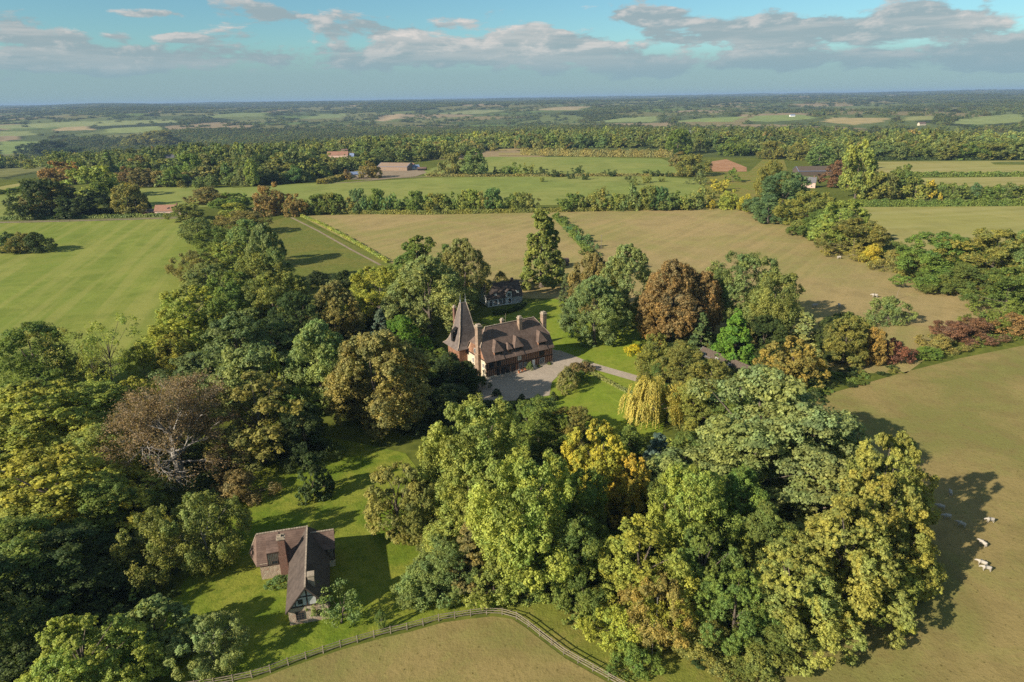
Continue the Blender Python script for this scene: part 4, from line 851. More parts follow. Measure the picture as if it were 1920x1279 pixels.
# ---- undergrowth filling the groves
uc = bpy.data.collections.new('undergrowth_kinds')
for i in range(3):
    me, _ = crown_mesh('low_shrub', 80 + i, prof='dome', R=.5, H=1, z0=.02, nl=12, lr=.34, ncl=8, k=12, leaf=.055, wob=.3); me.materials.clear(); me.materials.append(M['leaf_far'])
    uc.objects.link(bpy.data.objects.new('low_shrub_%d' % i, me))
def fill(polys, d, hmax, cols, clear=()):
    out = []
    for P in polys:
        P = PG(*P); xs = [p[0] for p in P]; ys = [p[1] for p in P]; n = int((max(xs) - min(xs)) * (max(ys) - min(ys)) / d / d * 2); x = rg.uniform(min(xs), max(xs), n); y = rg.uniform(min(ys), max(ys), n)
        x, y = thin(x, y, d); k = inpoly(x, y, P)
        for q in clear: k &= ~inpoly(x, y, PG(*q))
        x, y = x[k], y[k]; n = len(x); c = np.array([CLR[q] for q in cols])[rg.integers(0, len(cols), n)] * rg.uniform(.75, 1.1, (n, 1))
        out.append(np.column_stack([x, y, np.zeros(n) - .1, rg.uniform(1.0, 1.9, n) * d, rg.uniform(.35, 1, n) * hmax, c]))
    return np.concatenate(out)
U = [fill([[(-200, 800), (60, 760), (300, 760), (420, 870), (430, 950), (400, 1000), (320, 1100), (270, 1200), (240, 1280), (200, 1340), (-100, 1340), (-250, 1000)]], 3.2, 3.5, ['green', 'sage', 'dark', 'sage']),
     fill([[(340, 412), (430, 430), (480, 500), (520, 560), (560, 640), (620, 680), (600, 780), (480, 790), (400, 730), (310, 700), (400, 600), (420, 500)]], 3.6, 3.5, ['green', 'olive', 'lime']),
     fill([[(960, 830), (1100, 830), (1300, 830), (1450, 800), (1580, 830), (1650, 920), (1660, 1000), (1600, 1090), (1500, 1190), (1440, 1215), (1300, 1235), (1180, 1220), (1040, 1140), (960, 1120), (860, 1110), (820, 1030), (860, 900)]], 3.0, 3.2, ['dark', 'green', 'lime', 'green']),
     fill([[(600, 560), (700, 545), (760, 570), (830, 660), (880, 715), (885, 752), (960, 770), (1040, 780), (1100, 810), (1100, 840), (960, 830), (860, 830), (700, 800), (600, 760), (590, 640)]], 3.2, 3.0, ['dark', 'dark', 'green']),
     fill([[(1250, 650), (1330, 640), (1480, 680), (1600, 700), (1690, 690), (1640, 715), (1560, 735), (1500, 770), (1400, 800), (1280, 810), (1220, 760)]], 3.2, 2.6, ['dark', 'green', 'olive']),
     fill([[(1420, 400), (1500, 400), (1620, 470), (1720, 520), (1900, 575), (1960, 590), (1960, 540), (1760, 490), (1650, 440), (1560, 390)]], 3.6, 2.6, ['green', 'olive', 'lime']),
     fill([[(1740, 676), (1800, 660), (1920, 632), (1920, 622), (1800, 640), (1735, 664)]], 2.2, 2.2, ['green', 'olive'])]
scatter('undergrowth', np.concatenate(U), uc, 'low shrubs and brambles filling the ground under the groves', 'undergrowth')

# ------------------------------------------------------------------ clipped and field hedges, one object each
def hedge(pts, h, w, col, label, leaf=None, world=False, name='hedge'):
    P = [np.array(p) for p in (pts if world else PG(*pts))]; segs = [(P[i], P[i + 1]) for i in range(len(P) - 1)]; ln = sum(np.linalg.norm(b - a) for a, b in segs)
    dist = float(np.mean([np.hypot(*p) for p in P])); lf = leaf or max(.22, dist * .0011); n = int(min(24000, ln * (w + 2 * h) / (lf * lf) * 1.9)); rng = np.random.default_rng(int(ln * 10))
    L_ = np.array([np.linalg.norm(b - a) for a, b in segs]); si = rng.choice(len(segs), n, p=L_ / L_.sum()); t = rng.uniform(0, 1, n); a = np.array([s[0] for s in segs])[si]; b = np.array([s[1] for s in segs])[si]; c2 = a + (b - a) * t[:, None]
    dv = (b - a) / np.linalg.norm(b - a, axis=1)[:, None]; nv = np.column_stack([-dv[:, 1], dv[:, 0]]); u = rng.uniform(0, 1, n) * (w + 2 * h); along = t * L_[si] + si * 13
    hh = h * (1 + .12 * np.sin(along / 3.1) + .10 * np.sin(along / 1.3)) ; lat = np.where(u < h, -w / 2, np.where(u > h + w, w / 2, u - h - w / 2)); z = np.where(u < h, u / h * hh, np.where(u > h + w, (w + 2 * h - u) / h * hh, hh))
    nn = np.column_stack([nv * np.where(u < h, -1, np.where(u > h + w, 1, 0))[:, None], np.where((u >= h) & (u <= h + w), 1, .25)]); nn = unit(nn + rng.normal(size=(n, 3)) * .45)
    lat = lat * (1 + .12 * np.sin(along / 2.2)) + rng.normal(0, lf * .3, n); c = np.column_stack([c2 + nv * lat[:, None], z + rng.normal(0, lf * .3, n)]); c[:, 2] = np.maximum(c[:, 2], .05)
    c[:, 2] += HT(c[:, 0], c[:, 1]); aa = lf * rng.uniform(.5, 1.2, n); V = quads_from(c, nn, rng.normal(size=(n, 3)), aa, aa * .7)
    me = fastmesh(name, V, np.arange(n * 4).reshape(-1, 4), [M['leaf']], False, {'tone': ('FLOAT', 'POINT', np.repeat(np.clip(.5 + .3 * np.sin(along / 5) + rng.uniform(-.3, .3, n), 0, 1), 4)), 'lum': ('FLOAT', 'POINT', np.repeat(rng.uniform(.1, .9, n), 4))})
    o = obj(name, me, label=label, cat='hedge'); o.color = (*CLR[col], 1); return o
hedge([(560, 404), (600, 420), (640, 441), (690, 470), (728, 493)], 1.4, 1.4, 'lime', 'yellow-green clipped hedge running diagonally beside the dry meadow')
hedge([(-40, 413), (120, 410), (335, 405)], 1.9, 3.0, 'sage', 'field hedge between the lane and the striped pasture on the left')
hedge([(-20, 366), (30, 360), (60, 352), (88, 343)], 3.5, 4, 'green', 'dark hedge between the two roadside pastures')
hedge([(1590, 387), (1760, 387), (1960, 386)], 4.5, 3, 'green', 'straight clipped hedge below the lane on the right')
hedge([(1700, 331), (1960, 331)], 4, 3, 'green', 'thin hedge between the two narrow pastures on the right')
hedge([(1630, 301), (1960, 300)], 3, 6, 'dark', 'dark hedge foot under the tree line on the right')
hedge([(800, 331), (1000, 331), (1290, 330)], 2.2, 4, 'olbrown', 'low hedge line between the two far pastures')
hedge([(978, 291), (1120, 294), (1262, 295)], 9, 9, 'olbrown', 'loose hedge along the pale stubble strip')
hedge([(580, 400), (800, 402), (1010, 398), (1200, 394), (1310, 390), (1410, 388)], 2.6, 4, 'olive', 'low hedge foot along the near side of the tree belt')
hedge([(600, 346), (660, 331), (700, 322)], 4, 7, 'olbrown', 'brownish hedge beside the farm lane')
hedge([(1040, 408), (1066, 432), (1090, 460), (1112, 480)], 1.8, 3, 'green', 'low hedge foot across the dry meadow')
hedge([(925, 592), (950, 588), (975, 580), (984, 570)], 1.6, 1.6, 'dark', 'clipped curved hedge in front of the rear house')
hedge([(893, 764), (960, 768), (1040, 760)], 1.6, 1.4, 'dark', 'clipped hedge closing the lower side of the gravel court')
hedge([(1108, 700), (1150, 722), (1190, 742)], .5, 1.4, 'grey', 'low flower border across the court lawn')

# ------------------------------------------------------------------ building materials
def mat_tiles(name, c1, c2, lich, course=.28, lichamt=.5):
    m, N, p, o = mat_new(name); tco = N.new('ShaderNodeTexCoord').outputs['Object']
    n = N.noise(tco, .9, 7, .7); n2 = N.noise(tco, .25, 4, .6); n3 = N.noise(tco, 5.0, 4, .7)
    c = N.mix(N.ss(n, .35, .65), C3(*c1), C3(*c2)); c = N.mix(N.m('MULTIPLY', N.ss(n3, .52, .72), lichamt), c, C3(*lich)); c = N.mix(N.m('MULTIPLY', N.ss(n2, .5, .7), .45), c, C3(*[v * .6 for v in c1]))
    sp = N.new('ShaderNodeSeparateXYZ'); N.link(tco, sp.inputs[0]); w = N.m('FRACT', N.m('DIVIDE', sp.outputs[2], course)); c = N.mix(N.m('MULTIPLY', N.ss(w, .25, .0), .45), c, C3(*[v * .35 for v in c1]))
    N.link(c, p.inputs['Base Color']); p.inputs['Roughness'].default_value = .9; bump(N, p, N.m('ADD', w, n3), .5, .05); return m
def mat_rubble(name, mortar, s1, s2, sc=2.2):
    m, N, p, o = mat_new(name); tco = N.new('ShaderNodeTexCoord').outputs['Object']
    v = N.new('ShaderNodeTexVoronoi'); v.feature = 'DISTANCE_TO_EDGE'; v.inputs['Scale'].default_value = sc; N.link(tco, v.inputs['Vector'])
    v2 = N.new('ShaderNodeTexVoronoi'); v2.inputs['Scale'].default_value = sc; N.link(tco, v2.inputs['Vector']); sp = N.new('ShaderNodeSeparateXYZ'); N.link(v2.outputs['Color'], sp.inputs[0])
    st = N.mix(sp.outputs[0], C3(*s1), C3(*s2)); e = N.ss(v.outputs['Distance'], .02, .10); N.link(N.mix(e, C3(*mortar), st), p.inputs['Base Color']); bump(N, p, e, .5, .04); return m
M['tile_dark'] = mat_tiles('dark_roof_tiles', (.058, .046, .040), (.092, .072, .062), (.155, .135, .115), lichamt=.5)
M['tile_red'] = mat_tiles('lichened_red_tiles', (.10, .066, .054), (.155, .105, .085), (.26, .20, .14), lichamt=.5)
M['tile_manor'] = mat_tiles('manor_roof_tiles', (.095, .066, .053), (.150, .107, .087), (.26, .215, .185), lichamt=.5)
M['tile_tower'] = mat_tiles('tower_roof_tiles', (.11, .09, .08), (.155, .13, .118), (.24, .21, .19), lichamt=.4)
M['tile_orange'] = mat_tiles('orange_roof_tiles', (.22, .115, .08), (.28, .155, .11), (.33, .23, .18), lichamt=.3)
M['slate'] = mat_tiles('slate_roof', (.10, .10, .11), (.15, .145, .15), (.2, .2, .2), lichamt=.3)
M['slate_blue'] = mat_plain('grey_sheet_roof', (.16, .21, .34), .15, .4, .5)
M['ridge'] = mat_plain('ridge_tile', (.33, .27, .21), .25, 2); M['stone'] = mat_rubble('rubble_stone', (.33, .27, .20), (.30, .20, .145), (.42, .35, .27))
M['stone_pale'] = mat_plain('pale_stone', (.52, .46, .36), .15, 1.2); M['brick'] = mat_rubble('brickwork', (.15, .10, .075), (.13, .065, .048), (.19, .10, .075), 4)
M['brick_orange'] = mat_plain('orange_brick_infill', (.29, .155, .095), .3, 2.5); M['brick_pale'] = mat_plain('pale_chimney_brick', (.25, .18, .13), .25, 1.5)
M['plaster'] = mat_plain('cream_plaster', (.50, .43, .32), .1, 1); M['plaster_shaded'] = mat_plain('shaded_plaster', (.40, .41, .40), .12, 1); M['plaster_grey'] = mat_plain('whitewash', (.58, .60, .60), .08, 1)  # gable plaster greyed, with the roof overhang's shade put into its colour
M['cap'] = mat_plain('weathered_cap', (.30, .25, .19), .2, 2); M['timber'] = mat_plain('stud_wood', (.050, .035, .028), .3, 3); M['timber_grey'] = mat_plain('weathered_oak', (.09, .07, .055), .3, 3)
M['frame'] = mat_plain('white_paint', (.70, .70, .68), .08, 2, .5); M['glass'] = mat_plain('window_glass', (.02, .025, .03), .1, 1, .08); M['dark'] = mat_plain('dark_opening', (.012, .011, .01), .1, 1)
M['terracotta'] = mat_plain('terracotta', (.45, .2, .11), .1, 3); M['metal'] = mat_plain('galvanised_metal', (.45, .46, .47), .1, 3, .4, .6); M['wood_pale'] = mat_plain('rail_wood', (.215, .18, .14), .25, 3)
M['blind'] = mat_plain('pale_blind', (.55, .52, .46), .05, 1); M['red_paint'] = mat_plain('red_paint', (.4, .03, .03), .1, 1, .4); M['pink_wall'] = mat_plain('pink_render', (.50, .36, .30), .1, 1)
def window(parent, u0, u1, z0, z1, v, nx=2, nz=3, axis='v', side=-1, frame='frame', pane='glass', name='window', fw=.07):
    """a framed window lying on the wall plane v=const (or u=const), facing side"""
    mb = MB(); t = .07; d0, d1 = (v - t, v + .02) if side < 0 else (v - .02, v + t)
    def bx(b, a0, a1, c0, c1, e0, e1): b.box(a0, a1, e0, e1, c0, c1) if axis == 'v' else b.box(e0, e1, a0, a1, c0, c1)
    bx(mb, u0 - fw, u0, z0 - fw, z1 + fw, d0, d1); bx(mb, u1, u1 + fw, z0 - fw, z1 + fw, d0, d1); bx(mb, u0, u1, z0 - fw, z0, d0, d1); bx(mb, u0, u1, z1, z1 + fw, d0, d1)
    e0, e1 = d0 + .015, d1 - .015
    for i in range(1, nx): c = u0 + (u1 - u0) * i / nx; bx(mb, c - .025, c + .025, z0, z1, e0, e1)
    for i in range(1, nz):
        c = z0 + (z1 - z0) * i / nz
        for k in range(nx): bx(mb, u0 + (u1 - u0) * k / nx + .026, u0 + (u1 - u0) * (k + 1) / nx - .026, c - .02, c + .02, e0, e1)
    f = mb.obj(name, M[frame], parent); pb = MB(); w = (v - .03, v + .012) if side < 0 else (v - .012, v + .03); bx(pb, u0, u1, z0, z1, *w); pb.obj('pane', M[pane], f); return f
def ridge_tiles(parent, p, q, w=.26, n=None):
    mb = MB(); p, q = Vector(p), Vector(q); L = (q - p).length; n = n or max(2, int(L / .45))
    for i in range(n): a = p.lerp(q, (i + .06) / n); b = p.lerp(q, (i + .94) / n); mb.bar(a, b, w, w2=.14)
    o = mb.obj('ridge_tiles', M['ridge'], parent); o['kind'] = 'stuff'; return o
def studs(parent, a0, a1, z0, z1, v, n, mat='timber', w=.14, axis='v', side=-1, lean=None, name='stud'):
    for i in range(n):
        c = a0 + (a1 - a0) * (i + .5) / n; d = (v - .05, v + .03) if side < 0 else (v - .03, v + .05)
        if axis == 'v': ubox(name, M[mat], parent, c - w / 2, c + w / 2, *d, z0, z1)
        else: ubox(name, M[mat], parent, *d, c - w / 2, c + w / 2, z0, z1)

# ------------------------------------------------------------------ stone and timber cottage in the near lawn
A0 = (-36.63, 88.87)
ct = empty('timbered_cottage', (*A0, 0), math.radians(14.3), label='T-shaped stone and half-timbered cottage with steep brown tiled roofs on the near lawn', cat='cottage')
mb = MB(); mb.prism([(0, 0, 0), (6.2, 0, 0), (6.2, 0, 3.3), (0, 0, 3.3)], (0, 16.2, 0)); mb.obj('stone_wall', M['stone'], ct)
mb = MB(); mb.prism([(.02, .06, 3.3), (6.18, .06, 3.3), (3.1, .06, 7.05)], (0, 15.9, 0)); mb.obj('gable_wall', M['plaster_shaded'], ct)
mb = MB(); mb.box(-5.35, -.02, 13.12, 19.9, 0, 2.8); mb.obj('stone_wall', M['stone'], ct)
mb = MB(); mb.box(-5.3, -4.02, 13.16, 19.6, 2.8, 3.25); mb.box(-4.0, -1.9, 13.16, 14.6, 2.8, 5.2); mb.box(-1.88, -.03, 13.36, 19.6, 2.8, 3.35); mb.obj('upper_wall', M['plaster'], ct)
mb = MB(); mb.box(6.22, 7.35, 13.5, 17.0, 0, 4.0); mb.prism([(6.22, 13.55, 4), (6.22, 16.95, 4), (6.22, 15.3, 6.25)], (1.12, 0, 0)); mb.obj('upper_wall', M['plaster'], ct)
mb = MB(); E1, E2, E3, R1, R2 = (-5.85, 12.95, 2.95), (-7.5, 17.4, 2.95), (-6.4, 20.3, 2.95), (-5.7, 16.6, 7.2), (-4.2, 16.6, 7.2)
sl = lambda v: 2.95 + (v - 12.95) * 4.25 / 3.65
mb.slab([(-4.0, 12.95, sl(12.95)), (-4.0, 16.6, 7.2), R2, R1, E1], .16); mb.slab([R1, E2, E1], .16); mb.slab([R1, E3, E2], .16)
mb.slab([(-4.0, 13.0, 5.38), (-1.9, 13.0, 5.38), (-1.9, 16.6, 7.215), (-4.0, 16.6, 7.215)], .16)
mb.slab([(-1.9, 12.95, sl(12.95)), (.4, 12.95, sl(12.95)), (3.1, 16.6, 7.2), (-1.9, 16.6, 7.2)], .16)
mb.slab([E3, (3.1, 20.3, 2.95), (3.1, 16.6, 7.2), R1], .16)
mb.obj('left_roof', M['tile_red'], ct, label='lichened reddish roof of the side wing')
mb = MB(); mb.prism([(-4.0, 13.0, 3.2), (-4.0, 16.0, 6.6), (-4.0, 13.0, 5.3)], (.12, 0, 0)); mb.obj('cheek', M['tile_red'], ct)
mb = MB(); mz = lambda u: 3.0 + (u + .4) * 4.4 / 3.5
mb.slab([(-.4, -.65, 3.0), (3.1, -.65, 7.4), (3.1, 16.5, 7.4), (-.4, 19.2, 3.0)], .16); mb.slab([(6.6, -.65, 3.0), (6.6, 19.2, 3.0), (3.1, 16.5, 7.4), (3.1, -.65, 7.4)], .16); mb.slab([(-.4, 19.2, 2.98), (3.1, 16.5, 7.38), (6.6, 19.2, 2.98)], .16)
mb.obj('main_roof', M['tile_dark'], ct, label='dark brown roof of the main wing')
mb = MB(); mb.slab([(4.0, 13.0, 4.15), (7.7, 13.0, 4.15), (7.7, 15.3, 6.6), (4.0, 15.3, 6.6)], .14); mb.slab([(4.0, 17.6, 4.15), (7.7, 17.6, 4.15), (7.7, 15.3, 6.6), (4.0, 15.3, 6.6)], .14); mb.obj('right_roof', M['tile_red'], ct)
ridge_tiles(ct, (3.1, -.65, 7.5), (3.1, 16.5, 7.5)); ridge_tiles(ct, (-5.7, 16.6, 7.3), (2.9, 16.6, 7.3)); ridge_tiles(ct, (-5.7, 16.6, 7.28), (-7.5, 17.4, 3.05)); ridge_tiles(ct, (3.4, 15.3, 6.68), (7.7, 15.3, 6.68))
mb = MB(); mb.box(-1.95, -.6, 12.5, 13.8, 0, 4.6); mb.box(-1.8, -.65, 12.6, 13.7, 4.6, 8.0); ch = mb.obj('chimney', M['brick'], ct)
mb = MB(); mb.box(-1.95, -.5, 12.45, 13.85, 8.0, 8.2); mb.box(-1.8, -.65, 12.6, 12.75, 8.2, 8.5); mb.box(-1.8, -.65, 13.55, 13.7, 8.2, 8.5); mb.box(-1.3, -1.15, 12.76, 13.54, 8.2, 8.5); mb.obj('chimney_cap', M['cap'], ch)
mb = MB(); mb.box(3.5, 4.5, 1.2, 2.3, 4.5, 7.9); mb.box(3.42, 4.58, 1.12, 2.38, 7.9, 8.1); mb.obj('chimney', M['cap'], ct)
mb = MB(); mb.box(-.28, -.14, -.62, -.5, 2.9, 3.3)
for s in (1, -1):
    c = lambda u: 3.1 + s * (u - 3.1)
    mb = MB(); mb.bar((c(-.32), -.55, 2.85), (3.1, -.55, 7.15), .14, w2=.22); mb.obj('barge_board', M['timber'], ct)
ubox('beam', M['timber'], ct, .1, 6.1, -.03, .05, 3.28, 3.5); ubox('beam', M['timber'], ct, 1.5, 4.7, -.03, .05, 5.1, 5.28); ubox('post', M['timber'], ct, 3.0, 3.2, -.035, .045, 3.5, 6.9); ubox('post', M['timber'], ct, 4.5, 4.64, -.03, .05, 3.5, 5.1); ubox('post', M['timber'], ct, 1.2, 1.32, -.03, .05, 3.5, 4.7)
window(ct, 1.15, 2.35, .95, 2.25, -.02, 3, 3, frame='timber_grey'); window(ct, 1.75, 2.35, 3.95, 4.65, .03, 2, 2, frame='timber_grey'); window(ct, 4.4, 5.2, 1.1, 2.1, -.02, 2, 2, frame='timber_grey')
ubox('lintel', M['timber_grey'], ct, 1.0, 2.5, -.06, .02, 2.36, 2.52)
studs(ct, -5.3, -4.0, 2.8, 3.2, 13.14, 5, w=.11); studs(ct, -4.0, -2.0, 2.8, 5.2, 13.14, 7, w=.10); ubox('beam', M['timber'], ct, -5.3, -1.95, 13.04, 13.15, 2.72, 2.86); ubox('beam', M['timber'], ct, -3.9, -1.95, 13.05, 13.15, 5.05, 5.2)
window(ct, -3.2, -2.3, 2.95, 3.6, 13.09, 2, 1, frame='timber_grey')
studs(ct, 6.25, 7.35, 1.6, 4.0, 13.48, 5, w=.12); studs(ct, 13.5, 17, 1.6, 4.0, 7.37, 9, w=.12, axis='u', side=1); ubox('beam', M['timber'], ct, 6.2, 7.4, 13.4, 13.5, 1.5, 1.65)
ubox('post', M['timber'], ct, 7.33, 7.43, 13.38, 13.5, 1.65, 4.1)
studs(ct, 2, 12, 0.6, 3.0, 6.22, 12, w=.12, axis='u', side=1)

# ------------------------------------------------------------------ the manor
mn = empty('manor_house', (-7.9, 190.9, 0), math.radians(31.2), label='half-timbered brick manor with many dormers, tall chimneys and a pointed tower', cat='manor')
LM, DM = 24.2, 12.0; EZ, RZ = 5.5, 14.3
mb = MB(); mb.box(0, LM, 0, DM, .55, EZ); mb.obj('brick_wall', M['brick_orange'], mn, label='orange brick walls between dark studs')
mb = MB(); mb.box(-.08, LM + .08, -.1, DM + .1, 0, .55); mb.obj('stone_plinth', M['stone_pale'], mn)
mb = MB(); mb.prism([(-.03, .1, .55), (-.03, DM - .1, .55), (-.03, DM - .3, EZ + 1), (-.03, 9.2, 9.3), (-.03, 2.8, 9.3), (-.03, .3, EZ + 1)], (.03, 0, 0)); mb.obj('gable_wall', M['plaster'], mn, label='cream stone gable end facing left')
mb = MB(); A_, B_ = (3.2, 6, RZ), (LM - 3.0, 6, RZ)
f0, f1 = (-.45, -.55, EZ - .15), (LM + .45, -.55, EZ - .15); sf = lambda v: EZ - .15 + (v + .55) * (RZ - EZ + .15) / 6.55
b0, b1 = (-.45, 12.55, EZ - .15), (LM + .45, 12.55, EZ - .15); jv = 2.4; jz = sf(jv)
J0, J1, K0, K1 = (-.5, jv, jz), (-.5, 12 - jv, jz), (LM + .5, jv, jz), (LM + .5, 12 - jv, jz)
mb.slab([f0, f1, K0, B_, A_, J0], .2); mb.slab([b1, b0, J1, A_, B_, K1], .2); mb.slab([J0, A_, J1], .2); mb.slab([K1, B_, K0], .2); rf = mb.obj('main_roof', M['tile_manor'], mn)
ridge_tiles(mn, (3.2, 6, RZ + .08), (LM - 3.0, 6, RZ + .08), .3); ridge_tiles(mn, A_, J0, .22); ridge_tiles(mn, B_, K0, .22)
mb = MB(); mb.prism([(LM, .05, EZ), (LM, 11.95, EZ), (LM, 9.6, jz - .3), (LM, 2.4, jz - .3)], (.03, 0, 0)); mb.obj('gable_wall', M['brick_orange'], mn)
def chimney(u0, u1, v0, v1, z0, z1, m='brick_pale', base=None):
    mb = MB(); mb.box(u0, u1, v0, v1, z0, z1); 
    if base: mb.box(u0 - base, u1 + base, v0 - base, v1 + base, z0, z0 + (z1 - z0) * .45)
    c = mb.obj('chimney', M[m], mn); k = MB(); k.box(u0 - .15, u1 + .15, v0 - .15, v1 + .15, z1, z1 + .3); k.box(u0 + .1, u1 - .1, v0 + .1, v1 - .1, z1 + .3, z1 + .75); k.obj('chimney_cap', M['cap'], c); return c
chimney(-.75, .75, 3.3, 5.0, 0, 15.6, base=.25); chimney(14.4, 15.5, 4.0, 5.4, 10.5, 15.4); chimney(LM - .9, LM + .45, 4.0, 5.6, 7, 15.2); chimney(9.6, 10.5, 6.6, 7.6, 12.5, 14.9)
studs(mn, 0.05, LM - .05, .55, 2.75, 0, 34, w=.19); studs(mn, .05, LM - .05, 3.0, EZ - .1, 0, 36, w=.19)
for z in (2.75, EZ - .25): ubox('beam', M['timber'], mn, -.06, LM + .06, -.12, .02, z, z + .26)
studs(mn, .2, 11.8, .6, 2.75, LM, 14, w=.15, axis='u', side=1); ubox('beam', M['timber'], mn, LM - .02, LM + .12, -.05, 12, 2.75, 3.0)
studs(mn, 5.3, 9, 5.6, 8.9, -.06, 6, axis='u', side=-1); studs(mn, 2.9, 3.2, 5.6, 9.0, -.06, 1, axis='u', side=-1)
mb = MB(); mb.prism([(-.06, .5, EZ + .3), (-.06, DM - .5, EZ + .3), (-.06, 9.1, 9.2), (-.06, 2.9, 9.2)], (.028, 0, 0)); mb.obj('upper_gable', M['brick_orange'], mn); ubox('beam', M['timber'], mn, -.12, -.03, .3, DM - .3, EZ - .1, EZ + .3)
window(mn, 6.0, 7.2, 6.2, 7.8, -.07, 2, 3, axis='u'); window(mn, 7.6, 8.4, 3.0, 4.3, -.07, 2, 3, axis='u'); window(mn, 1.2, 2.0, 3.2, 4.4, -.07, 2, 3, axis='u')
for u0, u1, z0, z1, nx in [(1.2, 2.6, 3.3, 4.9, 2), (3.7, 5.1, 3.4, 4.9, 3), (11.1, 12.5, 3.6, 5.0, 2), (19.3, 20.8, 3.4, 5.0, 3)]: window(mn, u0, u1, z0, z1, -.08, nx, 3, pane='blind' if u0 == 11.1 else 'glass', frame='timber_grey')
for u0, u1, z0, z1, nx in [(3.6, 4.6, .4, 2.5, 2), (5.2, 6.4, .4, 2.5, 2), (7.0, 8.2, .4, 2.5, 2), (8.8, 10.0, .4, 2.5, 2), (11.6, 12.7, .5, 2.5, 2), (13.4, 14.3, 1.0, 2.4, 2), (19.3, 21.0, .9, 2.5, 3)]: window(mn, u0, u1, z0, z1, -.08, nx, 4, frame='plaster_grey' if u0 > 10 else 'timber_grey')
dr = MB(); dr.box(16.5, 17.5, -.1, .0, .3, 2.6); d_ = dr.obj('door', M['frame'], mn); dh = MB(); dh.box(17.35, 17.42, -.15, -.1, 1.3, 1.4); dh.obj('handle', M['metal'], d_)
st = MB(); st.box(16.2, 17.8, -1.3, -.12, 0, .15); st.box(16.3, 17.7, -.9, -.12, .15, .3); st.obj('door_step', M['stone_pale'], mn)
def dormer(uc, w=3.1, big=True):
    h = w / 2; zb, ze = 6.9, 8.0; zr = 10.9 if big else 9.5; vf = .35; vb = 4.2
    d = MB(); d.box(uc - h + .15, uc + h - .15, vf, vb, zb - .6, ze); dm = d.obj('dormer', M['brick_orange'], mn)
    r = MB(); apex = (uc, vf + (1.35 if big else .9), zr); bk = (uc, (zr - EZ + .15) * 6.55 / (RZ - EZ + .15) - .55 + .3, zr)
    L0, R0 = (uc - h - .2, vf - .45, ze - .15), (uc + h + .2, vf - .45, ze - .15); vbk = (ze - .15 - EZ + .15) * 6.55 / (RZ - EZ + .15) - .55 + .1; L1, R1 = (uc - h - .2, vbk, ze - .15), (uc + h + .2, vbk, ze - .15)
    r.slab([L0, R0, apex], .14); r.slab([L0, apex, bk, L1], .14); r.slab([R0, R1, bk, apex], .14); r.obj('dormer_roof', M['tile_manor'], dm)
    if big:
        s = MB(); s.slab([(uc - h - .1, -.75, EZ - .1), (uc + h + .1, -.75, EZ - .1), (uc + h - .1, vf + .02, zb), (uc - h + .1, vf + .02, zb)], .14); s.prism([(uc - h, .3, 5.6), (uc - h, -.5, 5.6), (uc - h, .3, 6.6)], (w, 0, 0)); s.obj('skirt_roof', M['tile_manor'], dm)
    for k in (-1, 1):
        f = MB(); a, b = (uc - h + .35, uc - .08) if k < 0 else (uc + .08, uc + h - .35); f.box(a, b, vf - .06, vf - .01, zb + .12, ze - .18); f.obj('pane', M['glass'], dm)
    f = MB(); f.box(uc - .06, uc + .06, vf - .09, vf - .005, zb + .05, ze - .1); f.box(uc - h + .17, uc + h - .17, vf - .09, vf - .005, zb, zb + .12); f.obj('frame', M['timber'], dm)
dormer(4.6); dormer(11.8); dormer(20.5); dormer(8.6, 1.5, False)
# tower
tw = MB(); tw.box(-2.9, 5.0, 11.9, 19.6, 0, 7.3); tw.obj('tower_wall', M['brick_orange'], mn, label='brick walls of the tower')
cu_, cv_ = 1.05, 15.75; rings = [(6.5, 5.2, 5.1), (7.2, 4.35, 4.25), (8.4, 3.65, 3.5), (10.4, 2.95, 2.75), (13.5, 2.25, 1.95), (17.5, 1.5, 1.05), (20.2, 1.0, .28)]
V = []; Fq = []
for z, a, b in rings: V += [(cu_ - a, cv_ - b, z), (cu_ + a, cv_ - b, z), (cu_ + a, cv_ + b, z), (cu_ - a, cv_ + b, z)]
for i in range(len(rings) - 1):
    for k in range(4): Fq.append((4 * i + k, 4 * i + (k + 1) % 4, 4 * i + 4 + (k + 1) % 4, 4 * i + 4 + k))
Fq += [(3, 2, 1, 0), tuple(range(4 * len(rings) - 4, 4 * len(rings)))]
tr = obj('tower_roof', mesh('tower_roof', V, Fq, M['tile_tower']), mn, label='tall flared grey-brown tower roof')
for k in range(4):
    mb = MB(); P = [V[4 * i + k] for i in range(len(rings))]
    for i in range(len(P) - 1): mb.bar(P[i], P[i + 1], .2)
    mb.obj('hip_tiles', M['ridge'], tr)
for s in (-1, 1):
    mb = MB(); x0 = cu_ + s * .9; mb.tube([(x0, cv_, 20.1), (x0, cv_, 20.6), (x0, cv_, 20.7), (x0, cv_, 21.2), (x0, cv_, 23.0)], [.22, .12, .2, .07, .03], 6); mb.obj('finial', M['metal'], tr)
chimney(-1.2, -.4, 17.6, 18.6, 8, 18.2, m='brick'); mb = MB(); mb.box(-3.3, -2.6, 15.0, 16.3, 8.2, 11.2); mb.slab([(-3.5, 14.8, 11.1), (-3.5, 16.5, 11.1), (-1.6, 16.5, 12.6), (-1.6, 14.8, 12.6)], .1); mb.obj('tower_dormer', M['dark'], mn)
studs(mn, 12, 19.5, 3.2, 6.9, -2.9, 10, axis='u', side=-1, mat='timber')
mb = MB(); mb.tube([(10.9, 6.4, 13), (10.9, 6.4, 17.2)], [.06, .05], 5); mb.bar((10.4, 6.4, 16.6), (11.4, 6.4, 16.6), .05); mb.bar((10.55, 6.4, 16.2), (11.25, 6.4, 16.2), .05); mb.obj('aerial', M['wood_pale'], mn)
